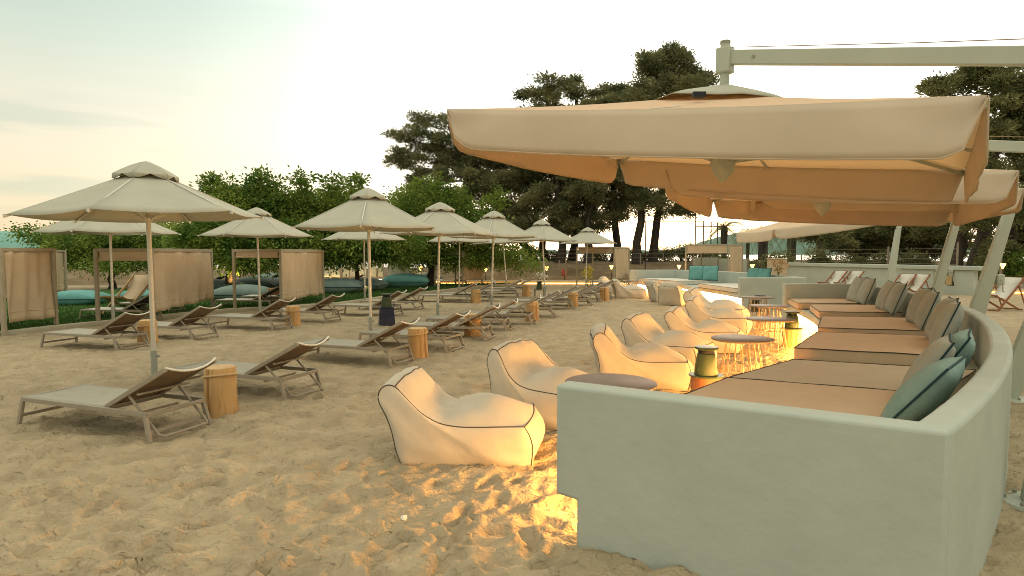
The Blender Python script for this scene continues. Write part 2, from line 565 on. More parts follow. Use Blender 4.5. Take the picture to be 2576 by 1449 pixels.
def build_sand():
    ny, nx = 640, 620
    yy = 0.6 * (62 / 0.6) ** (np.linspace(0, 1, ny))
    tt = np.linspace(-1, 1, nx)
    Y = np.repeat(yy[:, None], nx, 1)
    W = 1.15 * Y + 3.0
    Xg = tt[None, :] * W
    h = np.zeros_like(Xg)
    h += .05 * vnoise(Xg * .45 + 7, Y * .45, 1)
    h += .036 * vnoise(Xg * 2.1, Y * 2.8 + 3, 2)
    n3 = vnoise(Xg * 5.5 + vnoise(Xg * 2, Y * 2, 9) * 2, Y * 7.5, 3)
    h += .034 * n3
    h += .040 * vnoise(Xg * 10 + vnoise(Xg * 3, Y * 3, 19) * 3, Y * 17, 4) * np.clip(1.5 - Y / 14, 0, 1)
    h += .014 * vnoise(Xg * 24, Y * 34, 5) * np.clip(1.2 - Y / 8, 0, 1)
    # footprints
    rs = np.random.RandomState(5)
    for i in range(1700):
        cy = 1.6 + 15 * rs.rand() ** 1.5
        cx = rs.uniform(-1.05 * cy, .55 * cy)
        a = rs.uniform(-.9, .9) + (0 if rs.rand() < .7 else 1.6)
        s = rs.uniform(.6, 1.0)
        i0, i1 = np.searchsorted(yy, [cy - .3, cy + .3])
        Yl = Y[i0:i1]; Xl = Xg[i0:i1]
        if not len(Yl):
            continue
        dx = Xl - cx; dy = Yl - cy
        m_ = np.abs(dx) < .35
        c_, s_ = math.cos(a), math.sin(a)
        p = (dx * c_ + dy * s_) / (.14 * s); q = (-dx * s_ + dy * c_) / (.055 * s)
        r2 = p * p + q * q
        d = -.036 * s * np.exp(-r2 ** 2) + .018 * s * np.exp(-(np.sqrt(r2) - 1.45) ** 2 * 6)
        h[i0:i1] += np.where(m_, d, 0)
    fade = np.clip(lawn_side(Xg, Y) / 1.0 + 1, 0, 1)
    h *= (1 - .75 * np.clip((Y - 22) / 12, 0, 1))
    h = h * (1 - fade) - .06 * np.clip(lawn_side(Xg, Y) / .6, 0, 1) * (Xg < 1.0)
    # mound against the front of the white end wall
    near_wall = np.exp(-(((Xg - .8) / .5) ** 2 + ((Y - 2.95) / .35) ** 2))
    h = h * (1 - .7 * near_wall) + .06 * near_wall
    # sand swept a little lower along the lit bench
    h += bank(Xg, Y) * (Y > 33.2)
    h = np.where(Y > 52, -.8, h)
    V = np.stack([Xg.ravel(), Y.ravel(), h.ravel()], 1)
    idx = np.arange(ny * nx).reshape(ny, nx)
    Q = np.stack([idx[:-1, :-1].ravel(), idx[:-1, 1:].ravel(), idx[1:, 1:].ravel(), idx[1:, :-1].ravel()], 1)
    ycen = Y[:-1, :-1].ravel()
    me_sand = Q[ycen < 33.0]
    o = fast_mesh('sand', V, me_sand, M_sand, smooth=True)
    tag(o, 'rippled beach sand with footprints', kind='structure')
    q2 = Q[(ycen >= 33.0)]
    used = np.unique(q2)
    remap = -np.ones(len(V), int); remap[used] = np.arange(len(used))
    V2 = V[used].copy()
    far = V2[:, 1] > 34
    V2[far, 2] += .22 * vnoise(V2[far, 0] * .5, V2[far, 1] * .7, 11) + .12 * vnoise(V2[far, 0] * 1.7, V2[far, 1] * 1.9, 12)
    o = fast_mesh('earth_bank', V2, remap[q2], M_earth, smooth=True)
    tag(o, 'dry brown earth bank behind the beach', kind='structure')
build_sand()

# broad ground sheet under everything
g = MB().add([(-900, -60, -.9), (900, -60, -.9), (900, 70, -.9), (-900, 70, -.9)], [(0, 1, 2, 3)]).build('ground', M_sand, smooth=False)
tag(g, kind='structure')
g = MB().add([(-5000, 50, -.42), (5000, 50, -.42), (5000, 5200, -.42), (-5000, 5200, -.42)], [(0, 1, 2, 3)]).build('sea', mw, smooth=False)
tag(g, kind='structure')

# lawn
def build_lawn():
    pts = [p for p in KW]
    nx = 260; ny = 90
    xs = np.linspace(KW[0][0], KW[-1][0], nx)
    y0 = np.interp(xs, [p[0] for p in KW], [p[1] for p in KW]) + .1
    y1 = np.interp(xs, [-40, -9, 0, 2], [30, 32.5, 33.0, 33.4])
    t = np.linspace(0, 1, ny)[:, None]
    Yg = y0[None] * (1 - t) + y1[None] * t
    Xg = np.repeat(xs[None], ny, 0)
    h = .035 + .03 * vnoise(Xg * .8, Yg * .8, 21) + .03 * vnoise(Xg * 4, Yg * 4, 22)
    V = np.stack([Xg.ravel(), Yg.ravel(), h.ravel()], 1)
    idx = np.arange(ny * nx).reshape(ny, nx)
    Q = np.stack([idx[:-1, :-1].ravel(), idx[:-1, 1:].ravel(), idx[1:, 1:].ravel(), idx[1:, :-1].ravel()], 1)
    tag(fast_mesh('lawn', V, Q, M_grass, smooth=True), 'mown green lawn behind the kerb', kind='structure')
    rs = np.random.RandomState(8)
    n = 42000
    bx = rs.uniform(KW[0][0] + 4, KW[-1][0], n)
    f0 = np.interp(bx, xs, y0) + .05; f1 = np.interp(bx, xs, y1)
    by = f0 + (f1 - f0) * rs.rand(n) ** 1.5
    a = rs.uniform(0, 2 * PI, n); hh = rs.uniform(.05, .12, n); ww = rs.uniform(.012, .03, n)
    lx = rs.normal(0, .03, n); ly = rs.normal(0, .03, n)
    P0 = np.stack([bx - np.cos(a) * ww, by - np.sin(a) * ww, np.full(n, .02)], 1)
    P1 = np.stack([bx + np.cos(a) * ww, by + np.sin(a) * ww, np.full(n, .02)], 1)
    P2 = np.stack([bx + lx, by + ly, hh + .02], 1)
    V = np.stack([P0, P1, P2], 1).reshape(-1, 3)
    tag(fast_mesh('grass', V, np.arange(3 * n).reshape(-1, 3), M_blade), 'short green grass of the lawn', 'grass', kind='stuff')
build_lawn()

# far hills
def ridge(name, pts, y, depth, m, label, base=-1.0, seed=0):
    us = np.linspace(pts[0][0], pts[-1][0], 260)
    vs = np.interp(us, [p[0] for p in pts], [p[1] for p in pts])
    xs = (us - 1288) / FPX * y
    zs = H + (636 - vs) * y / FPX
    amp = y * .0011
    zs = zs + amp * 1.4 * vnoise(us * .11, us * 0 + seed, seed) + amp * .8 * vnoise(us * .4, us * 0, seed + 1)
    rows = []
    for k, (f, dy) in enumerate([(0, 0), (.35, .12), (.7, .3), (1, .55), (.6, .8), (0, 1)]):
        z = base + (zs - base) * f
        z = z + amp * 2 * vnoise(us * .3 + k * 7, us * 0 + k, seed + 3) * (0 < f < 1)
        rows.append(np.stack([xs * (1 + dy * depth / y), np.full_like(xs, y + dy * depth), z], 1))
    # row heights follow the true line of sight of the crest
    V = np.concatenate(rows)
    n = len(us)
    idx = np.arange(len(rows) * n).reshape(len(rows), n)
    Q = np.stack([idx[:-1, :-1].ravel(), idx[:-1, 1:].ravel(), idx[1:, 1:].ravel(), idx[1:, :-1].ravel()], 1)
    tag(fast_mesh(name, V, Q, m, smooth=True), label, kind='structure')
ridge('far_mountains', [(-900, 574), (-100, 577), (60, 578), (240, 583), (420, 600), (650, 625), (760, 640)], 4200, 500, M_hazehill, 'flat topped mountains across the bay, coloured blue green for haze', seed=31)
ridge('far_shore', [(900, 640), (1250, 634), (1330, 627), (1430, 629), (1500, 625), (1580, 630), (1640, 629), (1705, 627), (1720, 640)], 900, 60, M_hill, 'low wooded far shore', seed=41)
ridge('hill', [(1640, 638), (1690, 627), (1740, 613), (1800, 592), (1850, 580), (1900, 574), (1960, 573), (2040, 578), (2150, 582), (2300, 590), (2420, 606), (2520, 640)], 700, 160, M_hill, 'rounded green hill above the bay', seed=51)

# kerb between sand and lawn
def strip_solid(pts, wd, z0, z1):
    m = MB()
    n = len(pts)
    L_, R_ = [], []
    for i, p in enumerate(pts):
        a = Vector(pts[max(i - 1, 0)][:2]); c = Vector(pts[min(i + 1, n - 1)][:2])
        d = (c - a).normalized()
        nrm = Vector((-d.y, d.x))
        q = Vector(p[:2])
        L_.append(q + nrm * wd / 2); R_.append(q - nrm * wd / 2)
    return ribbon(R_, L_, z0, z1)

def ribbon(fp, bp, z0, z1, mb=None):
    mb = mb or MB()
    n = len(fp)
    vs = []
    for a, b_ in zip(fp, bp):
        vs += [(a[0], a[1], z0), (a[0], a[1], z1), (b_[0], b_[1], z1), (b_[0], b_[1], z0)]
    fs = []
    for i in range(n - 1):
        o = i * 4; p = o + 4
        fs += [(o, o + 1, p + 1, p), (o + 1, o + 2, p + 2, p + 1), (o + 2, o + 3, p + 3, p + 2), (o + 3, o, p, p + 3)]
    fs += [(0, 3, 2, 1), ((n - 1) * 4, (n - 1) * 4 + 1, (n - 1) * 4 + 2, (n - 1) * 4 + 3)]
    return mb.add(vs, fs)

tag(strip_solid(KW, .22, -.1, .085).build('kerb', M_conc, bevel=.015), 'pale concrete kerb between sand and lawn', kind='structure')

# low lit kerb at the foot of the bank
LK = [(-4.6, 33.0), (-1.0, 33.3), (2.0, 33.3), (6.2, 33.2)]
lk = thing('low_retaining_kerb', 'low kerb at the foot of the brown bank with a glowing orange light line', 'kerb', (0, 0, 0))
strip_solid(LK, .25, -.05, .22).build('coping', M_conc, lk, bevel=.02)
strip_solid([(p[0], p[1] - .16) for p in LK], .03, .04, .075).build('light_strip', emis('kerb_led', (1.0, .50, .12), 7), lk)
lk2 = thing('low_retaining_kerb', 'low lit kerb running right of the long white wall', 'kerb', (0, 0, 0))
LK2 = [(19.0, 26.2), (21.0, 25.4), (24.5, 24.8)]
strip_solid(LK2, .25, -.05, .22).build('coping', M_conc, lk2, bevel=.02)
strip_solid([(p[0] - .02, p[1] - .16) for p in LK2], .03, .04, .075).build('light_strip', emis('kerb_led', (1.0, .50, .12), 7), lk2)

# ------------------------------------------------------------------ curved white seating (near)
SC = (-13.10, 18.55)
def pol(r, a):
    return (SC[0] + r * math.cos(R(a)), SC[1] + r * math.sin(R(a)))

def end_wall(P, Q, th, side, front_notch=True, name='end_wall', parent=None, ztop=.95):
    """panel from P (front) to Q (back); side=+1 thickness to the left of P->Q"""
    P = Vector((*P, 0)); Q = Vector((*Q, 0))
    d = (Q - P); Ln = d.length; d.normalize()
    nrm = Vector((-d.y, d.x, 0)) * side
    poly = [(0, ztop), (0, .31), (.13, .30), (.13, -.25), (Ln, -.25), (Ln, ztop)]
    m = MB().prism(poly, P, d, (0, 0, 1), nrm, th)
    return m.build(name, M_plaster, parent, bevel=.022, seg=3)

def build_sofa(front, back, near, far, label, led_pts):
    t = thing('curved_bench', label, 'bench', (0, 0, 0), group='curved white benches')
    n = len(front)
    # back wall: inner line back, outer line offset outward
    outer = []
    for i, p in enumerate(back):
        a = Vector(back[max(i - 1, 0)]); c = Vector(back[min(i + 1, n - 1)])
        d = (c - a).normalized()
        outer.append((p[0] + d.y * .15, p[1] - d.x * .15))
    ribbon(back, outer, -.25, .948).build('back_wall', M_plaster, t, bevel=.028, seg=3)
    ribbon(front, back, .30, .445).build('seat_slab', M_plaster, t, bevel=.02, seg=3)
    pf = [(f[0] + (b_[0] - f[0]) * .14, f[1] + (b_[1] - f[1]) * .14) for f, b_ in zip(front, back)]
    ribbon(pf, back, -.1, .299).build('plinth', M_plaster, t)
    end_wall(near[0], near[1], .15, 1, parent=t)
    end_wall(far[0], far[1], .15, -1, parent=t)
    # light strip hidden in the recess under the slab
    lf = [(f[0] + (b_[0] - f[0]) * .045, f[1] + (b_[1] - f[1]) * .045) for f, b_ in zip(front, back)][1:-1]
    lb = [(f[0] + (b_[0] - f[0]) * .065, f[1] + (b_[1] - f[1]) * .065) for f, b_ in zip(front, back)][1:-1]
    ribbon(lf, lb, .272, .296).build('light_strip', E_led, t, smooth=False)
    return t

n = 46
NP, NQ = (0.25, 3.48), (1.84, 2.54)
# directions across the bench at the two ends
fr = []; bk = []
for i in range(n + 1):
    s = i / n
    fr.append(pol(20.12, -48.1 + (38.4) * s))
    bk.append(pol(21.74, -46.85 + (37.9) * s))
sofa1 = build_sofa(fr, bk, (NP, NQ), ((6.63, 15.1), (8.50, 15.1)), 'near curved white plaster bench with beige mattresses and a glowing light strip underneath', None)

f2 = catmull([(6.98, 18.75), (6.85, 21.9), (6.40, 24.6), (5.35, 27.3)])
b2 = catmull([(8.85, 18.9), (8.95, 21.6), (8.55, 24.9), (7.25, 27.5)])
sofa2 = build_sofa(f2, b2, ((6.9, 18.6), (9.0, 18.8)), ((5.2, 27.35), (7.4, 27.6)), 'far curved white bench in front of the cabanas, its long plinth lit bright yellow', None)

# mattresses
def mattress(p_fn, p_ff, ang_n, ang_f, depth, z0, th, m, label, group):
    """front near / front far corners, side directions, depth"""
    a = Vector(p_fn); b_ = Vector(p_ff)
    c = b_ + Vector((math.cos(R(ang_f)), math.sin(R(ang_f)))) * depth
    d = a + Vector((math.cos(R(ang_n)), math.sin(R(ang_n)))) * depth
    K = 8
    def corner(s, t):
        return a * (1 - s) * (1 - t) + b_ * s * (1 - t) + c * s * t + d * (1 - s) * t
    cen = corner(.5, .5)
    vs = []; fs = []
    root = thing('mattress', label, 'mattress', (cen.x, cen.y, z0), 0, group)
    for z, sw in ((0, 0), (th, 1)):
        for i in range(K + 1):
            for j in range(K + 1):
                p = corner(i / K, j / K) - cen
                sag = .008 * math.sin(PI * i / K) * math.sin(PI * j / K) * sw
                vs.append((p.x, p.y, z + sag))
    m1 = (K + 1) ** 2
    for i in range(K):
        for j in range(K):
            q = i * (K + 1) + j
            fs.append((q, q + K + 1, q + K + 2, q + 1))
            fs.append((m1 + q, m1 + q + 1, m1 + q + K + 2, m1 + q + K + 1))
    for i in range(K):
        for (q, r_) in ((i * (K + 1), (i + 1) * (K + 1)), ((i + 1) * (K + 1) + K, i * (K + 1) + K), (i + 1, i), (K * (K + 1) + i, K * (K + 1) + i + 1)):
            fs.append((q, r_, m1 + r_, m1 + q))
    MB().add(vs, fs).build('cover', m, root, bevel=.012, seg=2)
    for zz in (th, .004):
        ring = [corner(*st) - cen for st in ((0, 0), (1, 0), (1, 1), (0, 1))]
        pts = []
        for k in range(4):
            p0 = ring[k]; p1 = ring[(k + 1) % 4]
            for q in range(6):
                p = p0.lerp(p1, q / 6)
                pts.append((p.x * 1.002, p.y * 1.002, zz - .003 + .003 * math.sin(q * 2.3 + k)))
        MB().tube(pts, .0065, 6, closed=True).build('piping', M_piping, root)
    return root

G1 = 'beige mattresses on the near curved bench'
mattress(pol(20.0, -47.1), (1.97, 5.58), -29, -24, 1.68, .447, .115, M_mattress, 'nearest beige mattress, just behind the white end wall', G1)
mattress((1.985, 5.60), (3.02, 6.56), -24, -22, 1.62, .447, .112, M_mattress_g, 'greyer flat mattress, second from the white end wall', G1)
mattress((3.27, 7.09), (4.25, 8.53), -21.5, -17, 1.5, .462, .14, M_mattress, 'third beige mattress, its whole near side face showing above a dark gap', G1)
mattress((4.53, 9.08), (5.42, 10.72), -14.5, -10, 1.5, .455, .14, M_mattress, 'fourth beige mattress, middle of the near bench', G1)
mattress((5.79, 11.57), (6.40, 13.2), -7, -4, 1.45, .455, .14, M_mattress, 'fifth beige mattress with an overhanging front corner beside the round tables', G1)
mattress((6.32, 13.6), (6.72, 14.95), -3, 0, 1.4, .455, .14, M_mattress, 'farthest mattress of the near bench, below its far end wall', G1)
G2 = 'pale mattresses on the far curved bench'
mattress((6.98, 19.1), (6.72, 22.2), 4, 6, 1.5, .455, .14, M_offwhite, 'near pale mattress of the far bench beside its end wall', G2)
mattress((6.40, 24.2), (5.55, 26.9), 12, 10, 1.5, .455, .14, M_offwhite, 'far pale mattress of the far bench carrying two teal pillows', G2)

# pillows
def pillow_mesh(s=.6, th=.2, seed=0):
    rnd = random.Random(seed)
    K = 14
    vs = []; fs = []
    for side in (1, -1):
        for i in range(K + 1):
            for j in range(K + 1):
                a = 2 * i / K - 1; b_ = 2 * j / K - 1
                e = max(0, (1 - a * a)) ** .42 * max(0, (1 - b_ * b_)) ** .42
                pin = 1 - .07 * ((1 - a * a) * abs(b_) ** 3 if True else 0)
                pin2 = 1 - .07 * ((1 - b_ * b_) * abs(a) ** 3)
                x = a * s / 2 * pin2
                z = b_ * s / 2 * pin
                wr = .006 * math.sin(a * 9 + seed) * math.sin(b_ * 7 + seed * 2)
                vs.append((x, side * (th / 2 * e + wr * e), z))
    m1 = (K + 1) ** 2
    for i in range(K):
        for j in range(K):
            q = i * (K + 1) + j
            fs.append((q, q + 1, q + K + 2, q + K + 1))
            fs.append((m1 + q, m1 + q + K + 1, m1 + q + K + 2, m1 + q + 1))
    rim = []
    for k in range(K): rim.append(vs[k * (K + 1)])
    for k in range(K): rim.append(vs[K * (K + 1) + k])
    for k in range(K, 0, -1): rim.append(vs[k * (K + 1) + K])
    for k in range(K, 0, -1): rim.append(vs[k])
    return vs, fs, [(p[0], 0, p[2]) for p in rim]

def pillow(pos, yaw, lean, m, label, s=.6, th=.2, roll=0, group=None, seed=0, pip=None, name='pillow'):
    """stands on edge; local y is its normal; lean tips it back"""
    root = thing(name, label, 'pillow', pos, 0, group)
    root.rotation_euler = (Matrix.Rotation(yaw, 4, 'Z') @ Matrix.Rotation(lean, 4, 'X') @ Matrix.Rotation(roll, 4, 'Y')).to_euler()
    vs, fs, rim = pillow_mesh(s, th, seed)
    o = MB().add(vs, fs).build('cover', m, root, ang=80)
    md = o.modifiers.new('weld', 'WELD'); md.merge_threshold = .001
    MB().tube(rim, .0075 if s < 1 else .012, 6, closed=True).build('piping', pip or M_navy, root)
    return root

pl = [(-42.0, M_pillow_t, 'green grey pillow with dark piping, nearest the camera against the curved wall', 'a'),
      (-39.3, M_pillow_t, 'green grey pillow with crumpled top corners, just behind the nearest pillow', 'b'),
      (-32.4, M_pillow, 'grey pillow at the back of the third mattress, nearer of its pair', 'c'),
      (-30.5, M_pillow, 'grey pillow at the back of the third mattress, farther of its pair', 'd'),
      (-26.4, M_pillow, 'grey pillow at the back of the fourth mattress, nearer of its pair', 'e'),
      (-24.4, M_pillow, 'grey pillow at the back of the fourth mattress, farther of its pair', 'f'),
      (-19.6, M_pillow, 'grey pillow at the back of the fifth mattress, nearer of its pair', 'g'),
      (-17.8, M_pillow, 'grey pillow at the back of the fifth mattress, farther of its pair', 'h'),
      (-13.9, M_pillow, 'grey pillow near the far end wall of the near bench, nearer of its pair', 'i'),
      (-12.2, M_pillow, 'grey pillow near the far end wall of the near bench, farther of its pair', 'j')]
for i, (a, m, lab, _) in enumerate(pl):
    r_ = 21.44
    x, y = pol((21.44, 21.47)[i] if i < 2 else r_, a)
    z = (.73, .80)[i] if i < 2 else .60 + .26
    rnd = random.Random(i + 3)
    pillow((x, y, z), R(a + 90 + (i % 2) * 5 - 2), R((38, 30)[i] if i < 2 else 20 + rnd.uniform(-3, 3)), m, lab, s=.62, th=.24, roll=R(rnd.uniform(-3, 3)), group='pillows along the near curved wall', seed=i)
xb, yb = pol(21.38, -40.2)
pillow((xb, yb, .79), R(-40.2 + 97), R(30), M_pillow, 'pale beige pillow squeezed between the two nearest green grey pillows', s=.6, th=.2, group='pillows along the near curved wall', seed=21)
# teal pillows of the far bench
for (x, y, yaw, lab) in ((7.55, 25.2, 25, 'teal pillow on the far bench, left one of the pair at its bend'), (7.95, 24.7, 30, 'teal pillow on the far bench, right one of the pair at its bend'),
                         (8.62, 22.0, 84, 'teal pillow above the far bench end wall, farther of its pair'), (8.66, 21.2, 84, 'teal pillow above the far bench end wall, nearer of its pair')):
    pillow((x, y, .88), R(-yaw if yaw < 60 else -70), R(-14), M_teal, lab, s=.62, th=.2, group='teal pillows on the far bench', seed=int(x * 7))

# ------------------------------------------------------------------ bean bag lounge chairs
def resample(P, n):
    P = [np.array(p, float) for p in P]
    d = [0]
    for a, b_ in zip(P, P[1:]): d.append(d[-1] + np.linalg.norm(b_ - a))
    out_ = []
    for i in range(n + 1):
        t = d[-1] * i / n
        k = min(len(P) - 2, max(0, int(np.searchsorted(d, t, 'right')) - 1))
        f = (t - d[k]) / max(1e-9, d[k + 1] - d[k])
        out_.append(P[k] * (1 - f) + P[k + 1] * f)
    return out_

def bean_bag(seed=0):
    rnd = random.Random(seed)
    top = catmull([(-.13, .60), (-.12, .67), (-.07, .715), (.00, .705), (.07, .63), (.14, .535), (.23, .435), (.34, .365), (.49, .335), (.67, .335), (.85, .342), (1.0, .345)], 3)
    front = catmull([(1.0, .345), (1.04, .26), (1.055, .15), (1.03, .0)], 3)
    bot = [(1.03, .0), (.8, -.012), (.5, -.012), (.25, -.012), (.03, .0)]
    rear = catmull([(.03, .0), (-.01, .12), (-.03, .27), (-.07, .42), (-.12, .52), (-.13, .60)], 2)
    W = .375
    J = 18
    hv = rnd.uniform(.93, 1.05); skew = rnd.uniform(-.05, .05); crk = rnd.uniform(.6, 1.6)
    vs = []; fs = []; pipes = []
    def wid(z): return W * (1 - .13 * min(1, max(0, (z - .40) / .32)))
    def grid(rows):
        o = len(vs); nn = len(rows[0])
        for r_ in rows: vs.extend(r_)
        for i in range(len(rows) - 1):
            for j in range(nn - 1):
                q = o + i * nn + j
                fs.append((q, q + 1, q + nn + 1, q + nn))
    n1 = len(top)
    ph = rnd.uniform(0, 6)
    def strip(line, kind):
        rows = []
        nn = len(line) - 1
        for j in range(J + 1):
            y = -1 + 2 * j / J
            pf = (1 - y * y)
            row = []
            for k, (x, z) in enumerate(line):
                t = k / nn
                w_ = wid(z); xx = x; zz = z
                if kind == 'top':
                    if x > .38:
                        q = min(1, (x - .38) / .62)
                        zz += pf ** .7 * (.065 * (1 - q ** 3) + .125 * math.sin(PI * q ** .8) ** .9)
                        zz += .010 * pf * math.exp(-((x - .45) / .12) ** 2) * math.sin(y * 14 + ph)
                    else:
                        e = math.sin(PI * min(1, max(0, t / .75)))
                        xx += .05 * pf * e; zz += .035 * pf * e + .065 * pf ** .7 * min(1, max(0, (x - .1) / .28)) ** 1.5
                        zz += .007 * math.sin(y * 11 + x * 22 + ph) * pf
                        xx += .012 * pf * math.exp(-((x - .33) / .10) ** 2) * math.sin(y * 17 + ph * 2)
                    zz -= .045 * abs(y) ** 4 * min(1, max(0, (.25 - x) / .2))
                    xx += .035 * pf * min(1, max(0, (x - .9) / .1))
                elif kind == 'front': xx += pf * (.035 * (1 - t) + .065 * math.sin(PI * t))
                elif kind == 'rear':
                    xx -= .05 * pf * math.sin(PI * (.1 + .8 * t))
                    xx += .008 * math.sin(y * 9 + t * 16 + ph) * pf
                    if t > .9: zz -= .045 * abs(y) ** 4 * (t - .9) * 10
                xx += skew * y * min(1, zz / .6)
                zz += .018 * crk * pf * math.exp(-((x - .42) / .16) ** 2) * math.sin(y * 10 + x * 14 + ph) if kind == 'top' else 0
                row.append((xx, y * w_ + skew * .5 * max(0, zz - .3), zz * (hv if zz > .45 else 1 + (hv - 1) * max(0, zz) / .45)))
            rows.append(row)
        grid(rows)
        return rows
    rt = strip(top, 'top'); rf = strip(front, 'front'); rb = strip(bot, 'bot'); rr = strip(rear, 'rear')
    for side, j in ((-1, 0), (1, J)):
        A = rr[j] + rt[j][1:]
        B = rb[j][::-1] + rf[j][::-1][1:]
        NN = 40
        A2 = resample(A, NN); B2 = resample(B, NN)
        rows = []
        M_ = 12
        for m_ in range(M_ + 1):
            q = m_ / M_
            row = []
            for k in range(NN + 1):
                p = A2[k] * (1 - q) + B2[k] * q
                bl = math.sin(PI * q) ** .6 * math.sin(PI * k / NN) ** .6
                wr = .007 * math.sin(p[0] * 16 + p[2] * 9 + ph) * bl + .006 * math.sin(p[2] * 30 + p[0] * 6 + ph) * bl * (p[2] < .16)
                row.append((p[0], p[1] + side * (.055 * bl + wr), max(p[2], -.012)))
            rows.append(row)
        grid(rows)
        pipes.append(rt[j]); pipes.append(rf[j]); pipes.append(rr[j]); pipes.append(rb[j])
    pipes.append([r_[-1] for r_ in rt])
    pipes.append([r_[0] for r_ in rt])
    pipes.append([r_[9] for r_ in rt])
    return vs, fs, pipes

BP = []
for sd in range(11):
    vs, fs, pipes = bean_bag(sd * 3 + 1)
    BP.append((vs, fs, pipes))
def place_bean(fx, fy, heading, label, sd=0, sc=1.0, near='R'):
    """(fx, fy): near bottom corner at the front; heading of the seat direction in degrees"""
    h = R(heading)
    # near bottom front corner is local (1.03, -.37)
    lx, ly = 1.03 * sc, -.37 * sc
    x = fx - (lx * math.cos(h) - ly * math.sin(h)); y = fy - (lx * math.sin(h) + ly * math.cos(h))
    root = thing('bean_bag_chair', label, 'bean bag', (x, y, .0), h, 'cream bean bag loungers')
    root.scale = (sc, sc, sc * (.97 + .03 * sd))
    vs, fs, pipes = BP.pop(0)
    cv = MB().add(vs, fs).build('cover', M_bean, root, ang=55)
    md = cv.modifiers.new('weld', 'WELD'); md.merge_threshold = .002
    m = MB()
    for p in pipes:
        m.tube(p, .0052, 6)
    m.build('piping', M_piping, root)
    return root
gx, gy = G(1335, 1178)
place_bean(gx, gy, -4, 'nearest cream bean bag, dark piped, beside the lit foot of the white end wall', 0, 1.03)
gx, gy = G(1393, 1091)
place_bean(gx + .14, gy + .02, -46, 'cream bean bag half hidden by the white end wall, second nearest', 1, 1.04)
gx, gy = G(1730, 984)
place_bean(gx, gy, -10, 'cream bean bag beside the green lantern, its whole orange lit side showing', 2, 1.03)
gx, gy = G(1746, 938)
place_bean(gx, gy, -40, 'cream bean bag with a square backrest corner, fourth from the camera', 1, 1.03)
place_bean(3.85, 10.35, -20, 'cream bean bag with an arched shoulder behind the square backed one', 0, 1.06)
place_bean(4.75, 12.45, -24, 'cream bean bag sixth from the camera, near the middle round table', 2, 1.04)
place_bean(5.30, 14.05, -24, 'cream bean bag lying in front of the bright yellow plinth', 1, 1.14)
gx, gy = G(1700, 759)
place_bean(gx + .3, gy, 3, 'shaded bean bag in side view, its front hidden by the next one', 0, 1.0)
place_bean(6.05, 20.6, 52, 'bean bag turned away from the camera, one side glowing orange', 2, 1.0)
place_bean(4.55, 25.4, -35, 'small pale far bean bag behind the last lounger', 1, 1.0)
gx, gy = G(1622, 750)
place_bean(gx, gy, -6, 'far bean bag with its long side glowing yellow beyond the last lounger', 0, 1.05)

# ------------------------------------------------------------------ round tables with wire legs
def round_table(x, y, label, h=.54, r=.41):
    root = thing('round_table', label, 'table', (x, y, 0), 0, 'round tables with wire legs')
    MB().lathe([(r * .97, h - .022), (r, h - .012), (r, h), (r * .985, h + .004)], 40).build('table_top', M_table, root)
    nleg = 16
    for k in range(nleg):
        a = 2 * PI * k / nleg
        a2 = a + .12
        MB().tube([(.20 * math.cos(a), .20 * math.sin(a), h - .02), (.29 * math.cos(a2), .29 * math.sin(a2), .01)], .006, 6).build('leg', M_wire, root)
    MB().tube([(.29 * math.cos(2 * PI * k / 24), .29 * math.sin(2 * PI * k / 24), .012) for k in range(24)], .007, 6, closed=True).build('base_ring', M_wire, root)
    return root
for (u, v, lab) in ((1536, 962, 'nearest round table, only its top showing over the white end wall'), (1868, 851, 'round table with a fan of thin legs beside the green lantern'),
                    (1938, 802, 'round table next to the stump with a lantern, third from the camera'), (1936, 769, 'round table overlapping the one before it, fourth from the camera'),
                    (1907, 747, 'round table with a dark plate on top near the far bench end wall')):
    x, y = G(u, v, .54)
    round_table(x, y, lab)
round_table(6.0, 22.6, 'round table before the bright plinth of the far bench')
round_table(5.0, 25.4, 'farthest round table beside the left end of the far bench')

x, y = G(1912, 745, .54)
p = MB().lathe([(.11, 0), (.14, .012), (.145, .02), (.10, .016)], 20).build('plate', M_black)
p.location = (x, y, .546)
tag(p, 'dark plate lying on the farthest round table of the near group', 'plate')

# ------------------------------------------------------------------ lanterns, stumps, planters
def lantern(x, y, z, label, s=1.0):
    root = thing('lantern', label, 'lantern', (x, y, z), 0, 'green enamel lanterns')
    root.scale = (s, s, s)
    MB().lathe([(.125, 0), (.128, .02), (.105, .20), (.10, .235)], 24).build('body', M_green, root)
    MB().lathe([(.088, .235), (.088, .275)], 20).build('neck', M_black, root)
    MB().lathe([(.10, .275), (.125, .285), (.13, .295), (.125, .31), (.05, .315)], 24).build('lid', M_green, root)
    for a in (0, 2.1, 4.2):
        MB().box(-.012, .012, .10, .125, 0, .09).build('foot', M_green, root).rotation_euler = (0, 0, a)
    return root

def stump(x, y, label, r=.165, h=.48, m=None, sd=0, rope=True, name='log_table', group='log side tables'):
    root = thing(name, label, 'log table', (x, y, 0), sd * 1.3, group)
    MB().lathe([(r * 1.08, -.06), (r * 1.06, .04), (r * 1.0, .15), (r * .97, h * .6), (r * .95, h - .012), (r * .925, h)], 28, wob=.03, seed=sd).build('trunk', m or M_wood, root, ang=60)
    MB().lathe([(r * .90, h), (r * .90, h + .004)], 28, wob=.03, seed=sd).build('top', M_woodtop, root)
    if rope:
        pts = []
        for k in range(26):
            a = 2 * PI * k / 26
            pts.append((r * 1.02 * math.cos(a), r * 1.02 * math.sin(a), h - .085 - .025 * math.cos(a - 2.2)))
        MB().tube(pts, .011, 7, closed=True).build('rope', M_rope, root)
    return root

